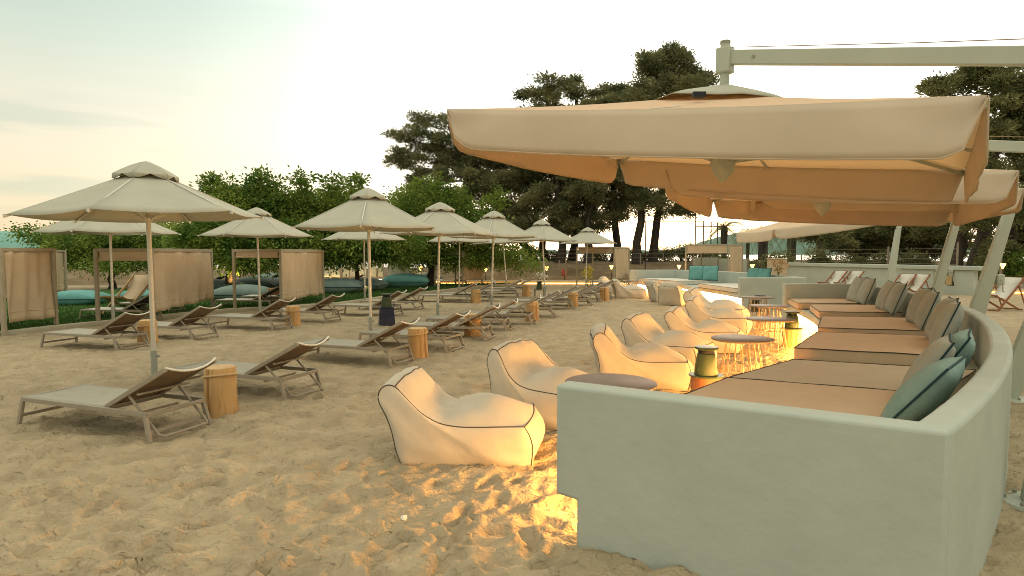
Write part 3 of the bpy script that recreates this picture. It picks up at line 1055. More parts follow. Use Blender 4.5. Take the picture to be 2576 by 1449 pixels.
ST = [((556, 1038), 'log table with a knot, between the two nearest sun loungers', .49),
      ((1051, 897), 'log table behind the third front row lounger', .47),
      ((1190, 847), 'log table showing through the front row, fifth lounger', .46),
      ((1339, 805), 'log table between the middle loungers of the front row', .46),
      ((1441, 772), 'log table under the raised backs near the front row end', .46),
      ((1520, 755), 'farthest log table of the front row', .46),
      ((372, 866), 'log table behind the big near umbrella pole', .45),
      ((738, 818), 'log table with hanging rope, second row', .45),
      ((1197, 762), 'log table of the second row below the fourth umbrella', .45),
      ((1324, 745), 'last log table of the second row', .45)]
for i, ((u, v), lab, h) in enumerate(ST):
    x, y = G(u, v)
    stump(x, y, lab, h=h, sd=i)
# dark stump stools carrying lanterns
def stool(x, y, label, m, h=.33, disk=True):
    root = thing('stump_stool', label, 'stool', (x, y, 0), .4, 'stump stools with lanterns')
    MB().lathe([(.17, -.06), (.165, .1), (.16, h - .02), (.155, h)], 26, wob=.03, seed=3).build('trunk', m, root, ang=60)
    MB().lathe([(.185, h), (.19, h + .008), (.185, h + .018)], 30).build('top', M_green, root)
    return root
x, y = G(1776, 941, .35)
stool(x, y, 'reddish stump stool under the nearest green lantern', M_darkwood)
lantern(x, y, .349, 'large green lantern on the reddish stump beside the bean bags', 1.0)
x, y = G(1990, 826, .35)
stool(x + .06, y + .1, 'glowing yellow stump stool against the lit plinth', M_wood)
lantern(x + .06, y + .1, .349, 'green lantern on the yellow lit stump under the third mattress front', .95)
x, y = G(1899, 768, .2)
lantern(x + .1, y + .2, .0, 'green lantern standing under the farthest round table', 1.1)

# dark planter with a lantern between the rows
def planter(x, y, label):
    root = thing('planter', label, 'planter', (x, y, 0), .3)
    pts = []
    m = MB()
    a, b_, h = .185, .155, .40
    vs = [(-a, -a, -.03), (a, -a, -.03), (a, a, -.03), (-a, a, -.03), (-b_, -b_, h), (b_, -b_, h), (b_, b_, h), (-b_, b_, h)]
    m.add(vs, [(0, 3, 2, 1), (4, 5, 6, 7), (0, 1, 5, 4), (1, 2, 6, 5), (2, 3, 7, 6), (3, 0, 4, 7)])
    m.build('body', M_planter, root, bevel=.012)
    MB().box(-b_ - .006, b_ + .006, -b_ - .006, b_ + .006, h, h + .02).build('rim', M_planter, root, bevel=.004)
    return root
x, y = G(973, 816)
planter(x, y, 'dark blue tapered planter standing in the sand between the lounger rows')
lantern(x, y, .42, 'green lantern on top of the dark blue planter', 1.0)
x, y = G(1357, 750)
root = thing('bin_stand', 'small wooden frame stand in the sand near the second row end', 'stand', (x, y, 0))
for sx in (-.17, .17):
    for sy in (-.17, .17):
        MB().box(sx - .02, sx + .02, sy - .02, sy + .02, -.03, .36).build('leg', M_post, root)
MB().box(-.19, .19, -.19, .19, .30, .33).build('shelf', M_post, root)
lantern(x, y, .332, 'green lantern on the wooden frame stand', .95)

# ------------------------------------------------------------------ sun loungers
def make_lounger(ms=M_sling, mbk=M_backsling, mf=M_frame, label='', group='', back=True):
    root = thing('sun_lounger', label, 'sun lounger', (0, 0, 0), 0, group)
    Wd = .31
    zt = .28
    hx = 1.16
    m = MB()
    for s in (-1, 1):
        m.bar((0, s * Wd, zt - .02), (1.72, s * Wd, zt - .02), .028, .044)
    m.bar((0, -Wd, zt - .02), (0, Wd, zt - .02), .028, .042)
    m.bar((1.72, -Wd, zt - .025), (1.72, Wd, zt - .025), .028, .035)
    m.bar((hx, -Wd, zt - .025), (hx, Wd, zt - .025), .025, .03)
    m.build('frame', mf, root, bevel=.004)
    for s in (-1, 1):
        MB().bar((.012, s * Wd, zt - .03), (-.055, s * (Wd + .015), -.04), .030, .042, up=(1, 0, 0)).build('leg', mf, root, bevel=.004)
        MB().bar((1.70, s * Wd, zt - .03), (1.785, s * (Wd + .02), -.04), .030, .042, up=(1, 0, 0)).build('leg', mf, root, bevel=.004)
    MB().bar((-.035, -Wd, .09), (-.035, Wd, .09), .022, .03).build('stretcher', mf, root)
    MB().bar((1.745, -Wd, .10), (1.745, Wd, .10), .022, .03).build('stretcher', mf, root)
    # seat sling, sagging slightly between the rails
    vs = []; fs = []
    a, b_ = 10, 8
    for i in range(a + 1):
        for j in range(b_ + 1):
            x = .01 + (hx - .02) * i / a; y = -Wd + .012 + (2 * Wd - .024) * j / b_
            vs.append((x, y, zt + .002 - .022 * (1 - (y / Wd) ** 2) * math.sin(PI * min(1, .15 + .8 * i / a))))
    for i in range(a):
        for j in range(b_):
            q = i * (b_ + 1) + j
            fs.append((q, q + 1, q + b_ + 2, q + b_ + 1))
    MB().add(vs, fs).build('seat', ms, root, solid=.006)
    # backrest
    Lb = .86; an = R(27.5)
    ca, sa = math.cos(an), math.sin(an)
    bp = lambda d, y, o=0: (hx + d * ca - o * sa, y, zt + d * sa + o * ca)
    m = MB()
    for s in (-1, 1):
        m.bar(bp(0, s * (Wd - .035)), bp(Lb, s * (Wd - .035)), .030, .042)
    m.bar(bp(.02, -Wd + .03, -.012), bp(.02, Wd - .03, -.012), .02, .02)
    m.bar(bp(Lb * .5, -Wd + .03, -.06), bp(Lb * .5, Wd - .03, -.06), .02, .02)
    m.build('backrest_frame', mf, root, bevel=.004)
    vs = []; fs = []
    for i in range(a + 1):
        for j in range(b_ + 1):
            d = Lb * i / a; y = (Wd - .04) * (2 * j / b_ - 1)
            vs.append(bp(d, y, .012 - .065 * (1 - (y / Wd) ** 2) * (.25 + .75 * (i / a))))
    for i in range(a):
        for j in range(b_):
            q = i * (b_ + 1) + j
            fs.append((q, q + 1, q + b_ + 2, q + b_ + 1))
    br = MB().add(vs, fs).build('backrest', mbk, root, solid=.006)
    pts = [bp(Lb + .005, (Wd - .035) * (2 * j / 10 - 1), .014 - .068 * (1 - (2 * j / 10 - 1) ** 2)) for j in range(11)]
    MB().tube(pts, .011, 6).build('head_bar', M_piping_light, root)
    # prop: U shaped bar
    u0 = .30
    q = [bp(u0, -Wd + .05, -.02), (1.80, -Wd + .05, .075), (1.84, -Wd + .075, .06), (1.84, Wd - .075, .06), (1.80, Wd - .05, .075), bp(u0, Wd - .05, -.02)]
    MB().tube(q, .013, 7).build('prop', mf, root)
    MB().bar((1.42, -Wd + .04, zt - .07), (1.42, Wd - .04, zt - .07), .02, .02).build('ratchet_bar', mf, root)
    return root

protoL = make_lounger()
treeL = None
used = [False]
def place_lounger(x, y, hd, label, group, corner=True):
    """(x, y): foot of the near head-end leg"""
    global treeL
    if treeL is None:
        bpy.context.view_layer.update()
        treeL = capture(protoL)
    o = protoL if not used[0] else copy_tree(protoL, treeL)
    used[0] = True
    h = R(hd)
    lx, ly = 1.785, -.33
    if corner:
        x = x - (lx * math.cos(h) - ly * math.sin(h)); y = y - (lx * math.sin(h) + ly * math.cos(h))
    o.location = (x, y, -.01)
    o.rotation_euler = (0, 0, h)
    tag(o, label, 'sun lounger', group)
    return o
GA = 'sun loungers of the front row'
A = [(380, 1117, -21), (720, 1012, -20.5), (985.8, 923.4, -20), (1125.8, 889, -22), (1222, 858.7, -12), (1276, 836, -8), (1339.5, 819.6, -7), (1393.6, 800, -2), (1444, 779.6, 0), (1489, 770.9, 1), (1513, 760, 3), (1541.7, 752, 4)]
LA = ['nearest sun lounger, in the lower left corner', 'sun lounger with the log table at its foot, second of the front row', 'third front row lounger, directly under the second umbrella pole',
      'fourth front row lounger, behind the roped log table', 'fifth front row lounger, foot under the third umbrella', 'sixth front row lounger', 'seventh front row lounger, beside the fourth umbrella pole',
      'eighth front row lounger', 'ninth front row lounger, beside the fifth umbrella pole', 'tenth front row lounger, fourth from the far end', 'eleventh front row lounger, just before the last', 'last front row lounger, touching the far bean bag']
for (u, v, hd), lab in zip(A, LA):
    x, y = G(u, v)
    place_lounger(x, y, hd, lab, GA)
GB = 'sun loungers of the second row'
B = [(294.7, 886, -18), (484.4, 859.6, -18), (687, 832, -18), (820.7, 812, -17), (987, 796, -16), (1045.5, 782, -14), (1181.6, 763.3, -8), (1231.7, 758.4, -6), (1301.7, 749.6, -3), (1334, 740.8, 0)]
LB = ['second row lounger at the left, in front of the big umbrella pole', 'second row lounger just right of the big umbrella pole', 'second row lounger under the small far left umbrella', 'second row lounger left of the second umbrella pole',
      'second row lounger behind the dark blue planter', 'second row lounger right of the dark blue planter', 'second row lounger left of the fourth front umbrella pole', 'second row lounger right of the fourth front umbrella pole',
      'second row lounger, second from its far end', 'last lounger of the second row, beside the frame stand']
for (u, v, hd), lab in zip(B, LB):
    x, y = G(u, v)
    place_lounger(x, y, hd, lab, GB)

# ------------------------------------------------------------------ hexagonal beach umbrellas
def make_umbrella(x, y, rot, label, group, tilt=(0, 0), Rr=1.41, zr=2.16, dz=.08, seed=0, pole_lean=(0, 0)):
    root = thing('beach_umbrella', label, 'umbrella', (x, y, 0), 0, group)
    rnd = random.Random(seed)
    lx, ly = pole_lean
    MB().tube([(0, 0, .38), (lx * .9, ly * .9, 2.70)], [.030, .027], 14).build('pole', M_pole, root)
    sl = MB().lathe([(.038, -.1), (.038, .46), (.030, .47)], 14).build('ground_sleeve', M_sleeve, root)
    MB().tube([(.04, 0, .40), (.075, 0, .40)], .012, 8).build('knob', M_sleeve, sl)
    zt = 2.75 + dz
    def zoff(px, py):
        return px * tilt[0] + py * tilt[1]
    cor = [(Rr * math.cos(rot + k * PI / 3), Rr * math.sin(rot + k * PI / 3)) for k in range(6)]
    r0 = .10
    K = 8; J = 6
    vs = []; fs = []
    for k in range(6):
        a = Vector(cor[k]); b_ = Vector(cor[(k + 1) % 6])
        base = len(vs)
        for i in range(K + 1):
            s = r0 / Rr + (1 - r0 / Rr) * i / K
            for j in range(J + 1):
                t = j / J
                p = (a * (1 - t) + b_ * t) * s
                e = 4 * t * (1 - t)
                p = p * (1 - .022 * e * s * s)
                z = zt + (zr - zt) * s - .030 * e * s - .012 * math.sin(PI * s) + zoff(p.x, p.y) * s
                vs.append((lx * .9 + p.x, ly * .9 + p.y, z))
        for i in range(K):
            for j in range(J):
                q = base + i * (J + 1) + j
                fs.append((q, q + J + 1, q + J + 2, q + 1))
    can = MB().add(vs, fs).build('canopy', M_canvas, root, ang=12, solid=.004)
    # vent cap
    vs = []; fs = []
    Rc = .36
    for k in range(6):
        a = Vector((math.cos(rot + k * PI / 3), math.sin(rot + k * PI / 3))) * Rc
        b_ = Vector((math.cos(rot + (k + 1) * PI / 3), math.sin(rot + (k + 1) * PI / 3))) * Rc
        base = len(vs)
        for i in range(6):
            s = (.0, .18, .45, .75, 1.0, 1.01)[i]
            for j in range(J + 1):
                t = j / J
                p = (a * (1 - t) + b_ * t) * s
                e = 4 * t * (1 - t)
                z = 2.835 + dz - .175 * s ** 1.35 - (.055 if i == 5 else 0) + (.060 * math.exp(-((t - .5) / .2) ** 2) * (1 if i == 5 else 0)) - .010 * math.sin(t * PI) * s
                vs.append((lx + p.x, ly + p.y, z))
        for i in range(5):
            for j in range(J):
                q = base + i * (J + 1) + j
                fs.append((q, q + J + 1, q + J + 2, q + 1))
    MB().add(vs, fs).build('vent_cap', M_canvas, can, ang=25, solid=.004)
    for k in range(6):
        c = cor[k]
        z1 = zr + zoff(*c) - .022
        rb = MB().bar((lx * .9 + c[0] * .06, ly * .9 + c[1] * .06, zt - .05), (lx * .9 + c[0] * 1.004, ly * .9 + c[1] * 1.004, z1), .016, .022).build('rib', M_pole, root)
        mx = (c[0] * .52, c[1] * .52)
        zs = zt + (zr - zt) * .52 + zoff(*mx) * .5 - .035
        MB().bar((lx * .8 + c[0] * .035, ly * .8 + c[1] * .035, 2.12), (lx * .9 + mx[0], ly * .9 + mx[1], zs), .012, .018).build('strut', M_pole, rb)
        MB().lathe([(.014, -.02), (.016, 0), (.014, .02)], 8, (lx * .9 + c[0] * 1.01, ly * .9 + c[1] * 1.01, z1 + .006)).build('tip', M_pole, rb)
    MB().lathe([(.045, 2.09), (.055, 2.11), (.055, 2.15), (.045, 2.17)], 14, (lx * .8, ly * .8, 0)).build('hub', M_pole, root)
    return root
GU = 'beach umbrellas of the front row'
UA = [((390, 974), 38, (.025, .008), 'nearest beach umbrella, large, at the left', (-.02, 0)),
      ((933, 860), 38, (0, 0), 'beach umbrella second in the front row, over the third lounger', (-.02, 0)),
      ((1101.7, 811), 10, (-.01, .0), 'front row umbrella third from the camera, its panels split by a centre seam', (.07, 0)),
      ((1236.7, 782), 25, (0, 0), 'front row umbrella fourth from the camera', (.08, 0)),
      ((1371, 752), 30, (-.02, 0), 'front row umbrella with a visibly leaning pole, fifth from the camera', (-.14, 0)),
      ((1474, 725), 35, (0, 0), 'farthest umbrella of the front row', (.06, 0))]
for i, ((u, v), rot, tl, lab, ln) in enumerate(UA):
    x, y = G(u, v)
    make_umbrella(x, y, R(rot), lab, GU, tl, seed=i, pole_lean=ln, dz=0 if i == 0 else .09, Rr=1.37 if i == 0 else 1.41)
GV = 'beach umbrellas of the second row'
UB = [((286, 822), 35, (0, 0), 'umbrella mostly hidden behind the big near one, rim showing', (0, 0)), ((654.4, 794.6), 20, (0, 0), 'second row umbrella standing clear in front of the leafy tree', (-.03, 0)),
      ((918, 759.6), 5, (0, 0), 'second row umbrella tucked behind the second front umbrella', (0, 0)), ((1155.4, 739.6), 30, (0, 0), 'second row umbrella with a bright blue white top', (.03, 0)),
      ((1274, 729.6), 50, (.035, 0), 'last umbrella of the second row, tilted, on a leaning pole', (-.22, 0))]
for i, ((u, v), rot, tl, lab, ln) in enumerate(UB):
    x, y = G(u, v)
    make_umbrella(x, y, R(rot), lab, GV, tl, seed=i + 10, pole_lean=ln)

# ------------------------------------------------------------------ cantilever parasols
def cantilever(NL, NR, FL, FR, base, outdir, label, apex_up=.42, val=.32, mast_h=2.75, arm_z=3.45, full=True, rise=.24):
    NL, NR, FL, FR = map(Vector, (NL, NR, FL, FR))
    base = Vector(base)
    root = thing('cantilever_parasol', label, 'parasol', base, 0, 'white cantilever parasols')
    loc = lambda p: Vector(p) - base
    C_ = (NL + NR + FL + FR) / 4
    ap = C_ + Vector((0, 0, apex_up))
    cs = [NL, NR, FR, FL]
    K = 12; J = 14
    vs = []; fs = []
    def panel_pt(a, b_, s, t):
        e = 4 * t * (1 - t)
        edge = a.lerp(b_, t)
        p = ap.lerp(edge, s)
        p = p + Vector((0, 0, 1)) * (-.035 * e * s - .03 * math.sin(PI * s))
        return p
    for k in range(4):
        a = cs[k]; b_ = cs[(k + 1) % 4]
        base_i = len(vs)
        for i in range(K + 1):
            s = .07 + .93 * i / K
            for j in range(J + 1):
                vs.append(loc(panel_pt(a, b_, s, j / J)))
        for i in range(K):
            for j in range(J):
                q = base_i + i * (J + 1) + j
                fs.append((q, q + J + 1, q + J + 2, q + 1))
    can = MB().add(vs, fs).build('canopy', M_bigcanvas, root, ang=10, solid=.005)
    # four hanging valances with rounded lower corners
    for k in range(4):
        a = cs[k]; b_ = cs[(k + 1) % 4]
        d = (b_ - a).normalized()
        nrm = Vector((d.y, -d.x, 0)).normalized()
        if nrm.dot(C_ - (a + b_) / 2) > 0:
            nrm = -nrm
        Ln = (b_ - a).length
        J2 = 40; I2 = 7
        vs = []; fs = []
        for j in range(J2 + 1):
            t = j / J2
            x = t * Ln
            rc = (.36 if x < Ln / 2 else .22) if k == 0 else (.27 if k == 3 else .15)
            e = min(x, Ln - x)
            drop = val
            if e < rc:
                drop = val * (.06 + .94 * max(0, 1 - ((rc - e) / rc) ** 2.4) ** .5)
            for i in range(I2 + 1):
                s = i / I2
                p = panel_pt(a, b_, 1.0, t)
                wave = .010 * math.sin(x * 4.0 + k * 2) * s + .003 * math.sin(x * 13 + k) * s * s
                cor_w = math.exp(-(e / .5) ** 2) * .03 * math.sin(s * PI * 2.2 + e * 9)
                p = p + Vector((0, 0, -drop * s)) + nrm * ((.02 * math.sin(PI * s * .7) + wave) * min(1, e / .35) + cor_w * .2 + .003)
                vs.append(loc(p))
        for j in range(J2):
            for i in range(I2):
                q = j * (I2 + 1) + i
                fs.append((q, q + 1, q + I2 + 2, q + I2 + 1))
        MB().add(vs, fs).build('valance', M_valance_shaded, can, ang=60, solid=.005)
        MB().tube([vs[j * (I2 + 1) + I2] for j in range(J2 + 1)], .006, 5).build('hem', M_curtain, can)
    hub = C_ + Vector((0, 0, -.16))
    hl = loc(hub)
    for k in range(4):
        for tgt in (cs[k], (cs[k] + cs[(k + 1) % 4]) / 2):
            tp = loc(ap.lerp(tgt, 1.0)) + Vector((0, 0, -.045))
            top0 = loc(ap) + Vector((0, 0, -.09))
            rb = MB().bar(top0.lerp(tp, .03), tp, .022, .032).build('rib', M_whitepaint, root, bevel=.003)
            mid = top0.lerp(tp, .55)
            MB().bar(hl + (tp - top0).normalized() * .07, mid, .026, .045).build('strut', M_whitepaint, rb, bevel=.003)
    MB().lathe([(.01, -.21), (.045, -.17), (.095, -.11), (.11, -.03), (.11, .04), (.07, .07)], 20, hl).build('hub', M_whitepaint, root)
    # vent flap lying on top
    vs = []; fs = []
    rs = random.Random(int(base.x * 10))
    rr = .56
    K3 = 18
    e1 = (NR - NL).normalized(); e2 = (FL - NL).normalized()
    rows = 7
    for i in range(rows):
        s = i / (rows - 1)
        for k in range(K3):
            a = 2 * PI * k / K3
            sq = 1 / max(abs(math.cos(a)), abs(math.sin(a)))
            p = ap + (e1 * math.cos(a) + e2 * math.sin(a)) * rr * s * sq * .92
            z = .065 * (1 - s) ** .6 + .02 + .02 * math.sin(a * 2 + 2.4) * s ** .5 + .028 * math.sin(a * 3 + 1) * s + .018 * math.sin(a * 5) * s - apex_up * .30 * s * sq * .9
            vs.append(loc(p + Vector((0, 0, z))))
    for i in range(rows - 1):
        for k in range(K3):
            k2 = (k + 1) % K3
            fs.append((i * K3 + k, i * K3 + k2, (i + 1) * K3 + k2, (i + 1) * K3 + k))
    MB().add(vs, fs).build('vent_flap', M_canvas, can, ang=60, solid=.004)
    cpos = loc(ap.lerp((NL + NR) / 2, .42)) + Vector((0, 0, .01))
    MB().box(cpos.x - .05, cpos.x + .05, cpos.y - .03, cpos.y + .03, cpos.z - .01, cpos.z + .03).build('vent_clip', M_black, can)
    od = Vector((*outdir, 0)).normalized()
    top = od * rise * mast_h + Vector((0, 0, mast_h))
    # tapered, kinked mast
    side = Vector((-od.y, od.x, 0))
    def at_h(z): return od * rise * z
    m = MB()
    sec = [(.03, .07, .07), (.50, .125, .06), (1.4, .10, .055), (mast_h, .075, .05)]
    ring = []
    for z, wd, dp in sec:
        c = at_h(z) + Vector((0, 0, z))
        for i, j in ((-1, -1), (1, -1), (1, 1), (-1, 1)):
            ring.append(c + od * wd * i + side * dp * j)
    fs = [(3, 2, 1, 0), tuple(len(ring) - 4 + q for q in range(4))]
    for i in range(len(sec) - 1):
        for q in range(4):
            fs.append((i * 4 + q, i * 4 + (q + 1) % 4, (i + 1) * 4 + (q + 1) % 4, (i + 1) * 4 + q))
    m.add(ring, fs)
    mast = m.build('mast', M_whitepaint, root, bevel=.012, seg=2)
    MB().lathe([(.19, 0), (.20, .012), (.19, .032), (.12, .038)], 32).build('base_plate', M_whitepaint, root)
    for k in range(6):
        a = PI / 6 + k * PI / 3
        MB().lathe([(.014, .034), (.014, .055)], 6, (.155 * math.cos(a), .155 * math.sin(a), 0)).build('bolt', M_sleeve, root)
    wz = 1.25
    wc = at_h(wz) + Vector((0, 0, wz)) + od * .17
    wb_ = MB().bar(wc - Vector((0, 0, .09)), wc + Vector((0, 0, .09)), .12, .12, up=(1, 0, 0)).build('winch', M_whitepaint, mast, bevel=.02, seg=3)
    MB().tube([wc + side * -.06, wc + side * -.12, wc + side * -.12 + Vector((.02, 0, -.2)), wc + side * -.16 + Vector((.02, 0, -.2))], .010, 7).build('crank', M_whitepaint, wb_)
    # arm from the mast head over the canopy
    ae = loc(C_); ae.z = arm_z
    ab = top + od * .10
    ab.z = min(arm_z - .06, mast_h + .20)
    d = (ab - ae).normalized()
    arm = MB().bar(ae, ab, .07, .125).build('arm', M_whitepaint, root, bevel=.008, seg=2)
    MB().bar(top, ab, .08, .12, up=(1, 0, 0)).build('mast_head', M_whitepaint, root, bevel=.01)
    pb = loc(ap)
    MB().tube([ae + Vector((0, 0, .12)), Vector((pb.x, pb.y, pb.z - .25))], .042, 14).build('post', M_whitepaint, root)
    MB().bar(ae + Vector((0, 0, .085)), ae + Vector((0, 0, -.14)), .12, .13, up=tuple(d)).build('post_bracket', M_whitepaint, arm, bevel=.012)
    MB().lathe([(.045, .12), (.045, .145), (.03, .15)], 14, ae).build('post_cap', M_sleeve, arm)
    MB().tube([ae + Vector((0, 0, .09)) + d * .06, ae.lerp(ab, .5) + Vector((0, 0, .10)), ab + Vector((0, 0, .13))], .004, 5).build('cable', M_wire, arm)
    for t_ in (.09,):
        p = ae.lerp(ab, t_)
        MB().tube([p - side * .045, p + side * .045], .014, 8).build('bolt', M_sleeve, arm)
    return root

P1 = cantilever((-.54, 5.24, 2.90), (2.42, 3.19, 2.50), (1.38, 8.03, 2.91), (4.35, 5.98, 2.50), (3.50, 4.05, 0), (.82, -.57),
                'nearest huge white cantilever parasol over the foreground bench, arm reaching in from the right', arm_z=3.44, mast_h=2.65, rise=.22)
P2 = cantilever((1.9, 7.69, 2.73), (4.98, 6.12, 2.51), (3.52, 10.85, 2.64), (6.59, 9.27, 2.42), (5.75, 7.05, 0), (.89, -.46),
                'second cantilever parasol, mostly hidden behind the nearest one', arm_z=3.25, mast_h=2.6)
def rect(c, yaw, z, a=3.5, tx=0, ty=0):
    e1 = Vector((math.cos(yaw), math.sin(yaw), tx)); e2 = Vector((-math.sin(yaw), math.cos(yaw), ty))
    c = Vector((*c, z))
    return [c - e1 * a / 2 - e2 * a / 2, c + e1 * a / 2 - e2 * a / 2, c - e1 * a / 2 + e2 * a / 2, c + e1 * a / 2 + e2 * a / 2]
P3 = cantilever(*rect((6.0, 10.9), -.28, 2.66, tx=-.03), (7.75, 10.5, 0), (.96, -.28), 'third cantilever parasol, only a corner showing right of the second', arm_z=3.3, mast_h=2.5)
P4 = cantilever((6.2, 12.7, 2.85), (9.5, 11.9, 2.85), (6.95, 16.0, 2.92), (10.2, 15.2, 2.90), (9.6, 14.2, 0), (1, -.02), 'fourth cantilever parasol, canopy hidden, only its mast clear beside the wall', arm_z=3.3, mast_h=2.5)
P5 = cantilever((8.2, 19.4, 2.42), (11.7, 19.6, 2.92), (8.2, 22.6, 2.40), (11.7, 22.8, 2.90), (11.2, 18.4, 0), (.9, .3), 'farthest cantilever parasol over the far bench, pale blue white top', arm_z=3.1, mast_h=2.4, rise=.16, apex_up=.36)

# ------------------------------------------------------------------ cabanas
def curtain(p0, p1, z0, z1, parent, m=M_curtain, seed=0, amp=.075, name='curtain', slant=0.0, waves=7):
    a = Vector((*p0, 0)); b_ = Vector((*p1, 0))
    d = (b_ - a); Ln = d.length; d.normalize(); nrm = Vector((d.y, -d.x, 0))
    rnd = random.Random(seed)
    ph = [rnd.uniform(0, 6) for _ in range(4)]
    J, I = 44, 14
    vs = []; fs = []
    for j in range(J + 1):
        x = Ln * j / J
        for i in range(I + 1):
            s = i / I
            o_ = amp * (.25 + .75 * s) * (math.sin(x / Ln * waves * 2 * PI * .5 + ph[0] + s * 1.2) * .6 + math.sin(x * 21 + ph[1] + s * 3.5) * .34 * (.3 + s) + abs(math.sin(x * 7 + ph[3] + s * 1.5)) ** 6 * .5 + math.sin(x * 4 + ph[2] - s * 3) * .5)
            zz = z1 + (z0 - z1) * s + slant * (x / Ln - .5) * s - .012 * math.sin(x * 9 + ph[3]) * s
            if s > .90: o_ += .012
            vs.append(a + d * x + nrm * o_ + Vector((0, 0, zz)))
    for j in range(J):
        for i in range(I):
            q = j * (I + 1) + i
            fs.append((q, q + 1, q + I + 2, q + I + 1))
    c = MB().add(vs, fs).build(name, m, parent, ang=70, solid=.006)
    # hem bar
    row = [Vector(vs[j * (I + 1) + 12]) + nrm * .010 for j in range(0, J + 1, 2)]
    MB().tube(row, .010, 5).build('hem', m, c)
    return c

def cabana(pts, label, depth=2.0, h=1.80, open_bays=(0,), curtain_bays=(1,), z0=.42, seed=0, rolled=.26, left_side=True, lounge=True, slant=.0, back=False):
    """pts: post positions along the front from near to far; box extends to the left"""
    n = len(pts)
    o = Vector((*pts[0], 0))
    root = thing('cabana', label, 'cabana', o, 0, 'fabric cabanas')
    a = Vector(pts[0])
    lp = [Vector(p) - a for p in pts]
    bp = [lp[0] + lp[2] - lp[1]]
    w_ = .075
    for p in lp + bp:
        MB().box(p.x - w_ / 2, p.x + w_ / 2, p.y - w_ / 2, p.y + w_ / 2, -.1, h).build('post', M_cabframe, root, bevel=.005)
    m = MB()
    def beam(p, q):
        m.bar((p.x, p.y, h - .035), (q.x, q.y, h - .035), .06, .07)
    beam(lp[0], lp[1]); beam(lp[1], lp[2]); beam(lp[2], bp[0]); beam(bp[0], lp[0])
    m.build('beam', M_cabframe, root)
    # roof cloth, sagging
    vs = []; fs = []
    K = 10
    for i in range(K + 1):
        for j in range(K + 1):
            p = lp[1] + (lp[0] - lp[1]) * i / K + (lp[2] - lp[1]) * j / K
            sg = .10 * math.sin(PI * i / K) * math.sin(PI * j / K)
            vs.append((p.x, p.y, h + .005 - sg))
    for i in range(K):
        for j in range(K):
            q = i * (K + 1) + j
            fs.append((q, q + 1, q + K + 2, q + K + 1))
    MB().add(vs, fs).build('roof_cloth', M_offwhite, root, solid=.004)
    for k in range(n - 1):
        p = lp[k]; q = lp[k + 1]
        e = (q - p).normalized() * .07
        if k in curtain_bays:
            curtain((p + e), (q - e), z0, h - .07, root, seed=seed + k, slant=slant)
        else:
            # rolled up blind
            c = curtain((p + e), (q - e), h - rolled, h - .07, root, seed=seed + k, amp=.015, name='rolled_curtain')
            MB().tube([(p.x + e.x, p.y + e.y, h - rolled), (q.x - e.x, q.y - e.y, h - rolled)], .03, 8).build('roll', M_curtain, c)
    return root

def dark_lounger(x, y, hd, label, group='dark loungers inside the cabanas'):
    global treeD
    if treeD is None:
        bpy.context.view_layer.update()
        treeD = capture(protoD)
        o = protoD
    else:
        o = copy_tree(protoD, treeD)
    o.location = (x, y, .0)
    o.rotation_euler = (0, 0, R(hd))
    tag(o, label, 'sun lounger', group)
treeD = None
protoD = make_lounger(ms=M_offwhite, mbk=M_dark, mf=M_cabframe)

cabana([(-13.4, 12.75), (-10.40, 12.55), (-10.30, 13.85)], 'cabana cut by the left picture edge, flat beige curtain drawn', curtain_bays=(0, 1), z0=.26, seed=1)
cabana([(-20.4, 21.2), (-17.75, 20.9), (-17.1, 23.6)], 'farther cabana at the left, shaded grey side curtain', curtain_bays=(0, 1), z0=.22, seed=3, depth=2.4)
cabana([(-9.85, 14.6), (-8.62, 14.75), (-8.95, 18.35)], 'cabana behind the big umbrella pole with a rolled blind and a wrinkled curtain', curtain_bays=(1,), z0=.30, seed=5, slant=.05)
cabana([(-8.10, 17.95), (-6.70, 17.85), (-6.48, 21.1)], 'cabana in the middle with its curtain hanging in two uneven halves', curtain_bays=(1,), z0=.30, seed=8, rolled=.22, slant=.02)
cabana([(-3.8, 30.4), (-2.42, 30.2), (-1.55, 31.7)], 'small far cabana under the leafy branches behind the fourth umbrella', curtain_bays=(1,), z0=.35, seed=11, h=1.8)
cabana([(3.25, 30.9), (4.97, 30.0), (5.95, 31.4)], 'far cabana with a narrow pleated curtain beside the far white bench', curtain_bays=(1,), z0=.40, seed=14, h=1.98)
cabana([(9.35, 33.2), (11.4, 32.5), (12.7, 34.0)], 'far cabana behind the far bench, small blind at its left', curtain_bays=(1,), z0=.3, seed=17, h=2.15, rolled=.45)
for (x, y, hd, lab) in ((-13.0, 13.4, -8, 'dark lounger under the curtain of the left cabana'), (-10.8, 15.75, -9, 'white seated dark lounger in the open bay of the second cabana'),
                        (-11.2, 17.6, -8, 'dark lounger low behind the wrinkled curtain'), (-8.95, 18.9, -5, 'dark lounger in the open bay of the middle cabana'), (-8.9, 20.6, -5, 'dark lounger behind the two part curtain'),
                        (-4.1, 31.8, 0, 'dark lounger inside the small far cabana'), (-16.9, 27.5, -8, 'dark lounger on the grass left of the teal cushion'), (-15.2, 28.8, -8, 'dark lounger beside the left leafy trunk'),
                        (-13.0, 29.6, -8, 'dark lounger right of the left leafy trunk'), (-8.9, 29.0, 0, 'dark lounger in front of the row of lit panels'), (4.0, 31.0, 0, 'dark lounger at the far right cabana')):
    dark_lounger(x, y, hd, lab)

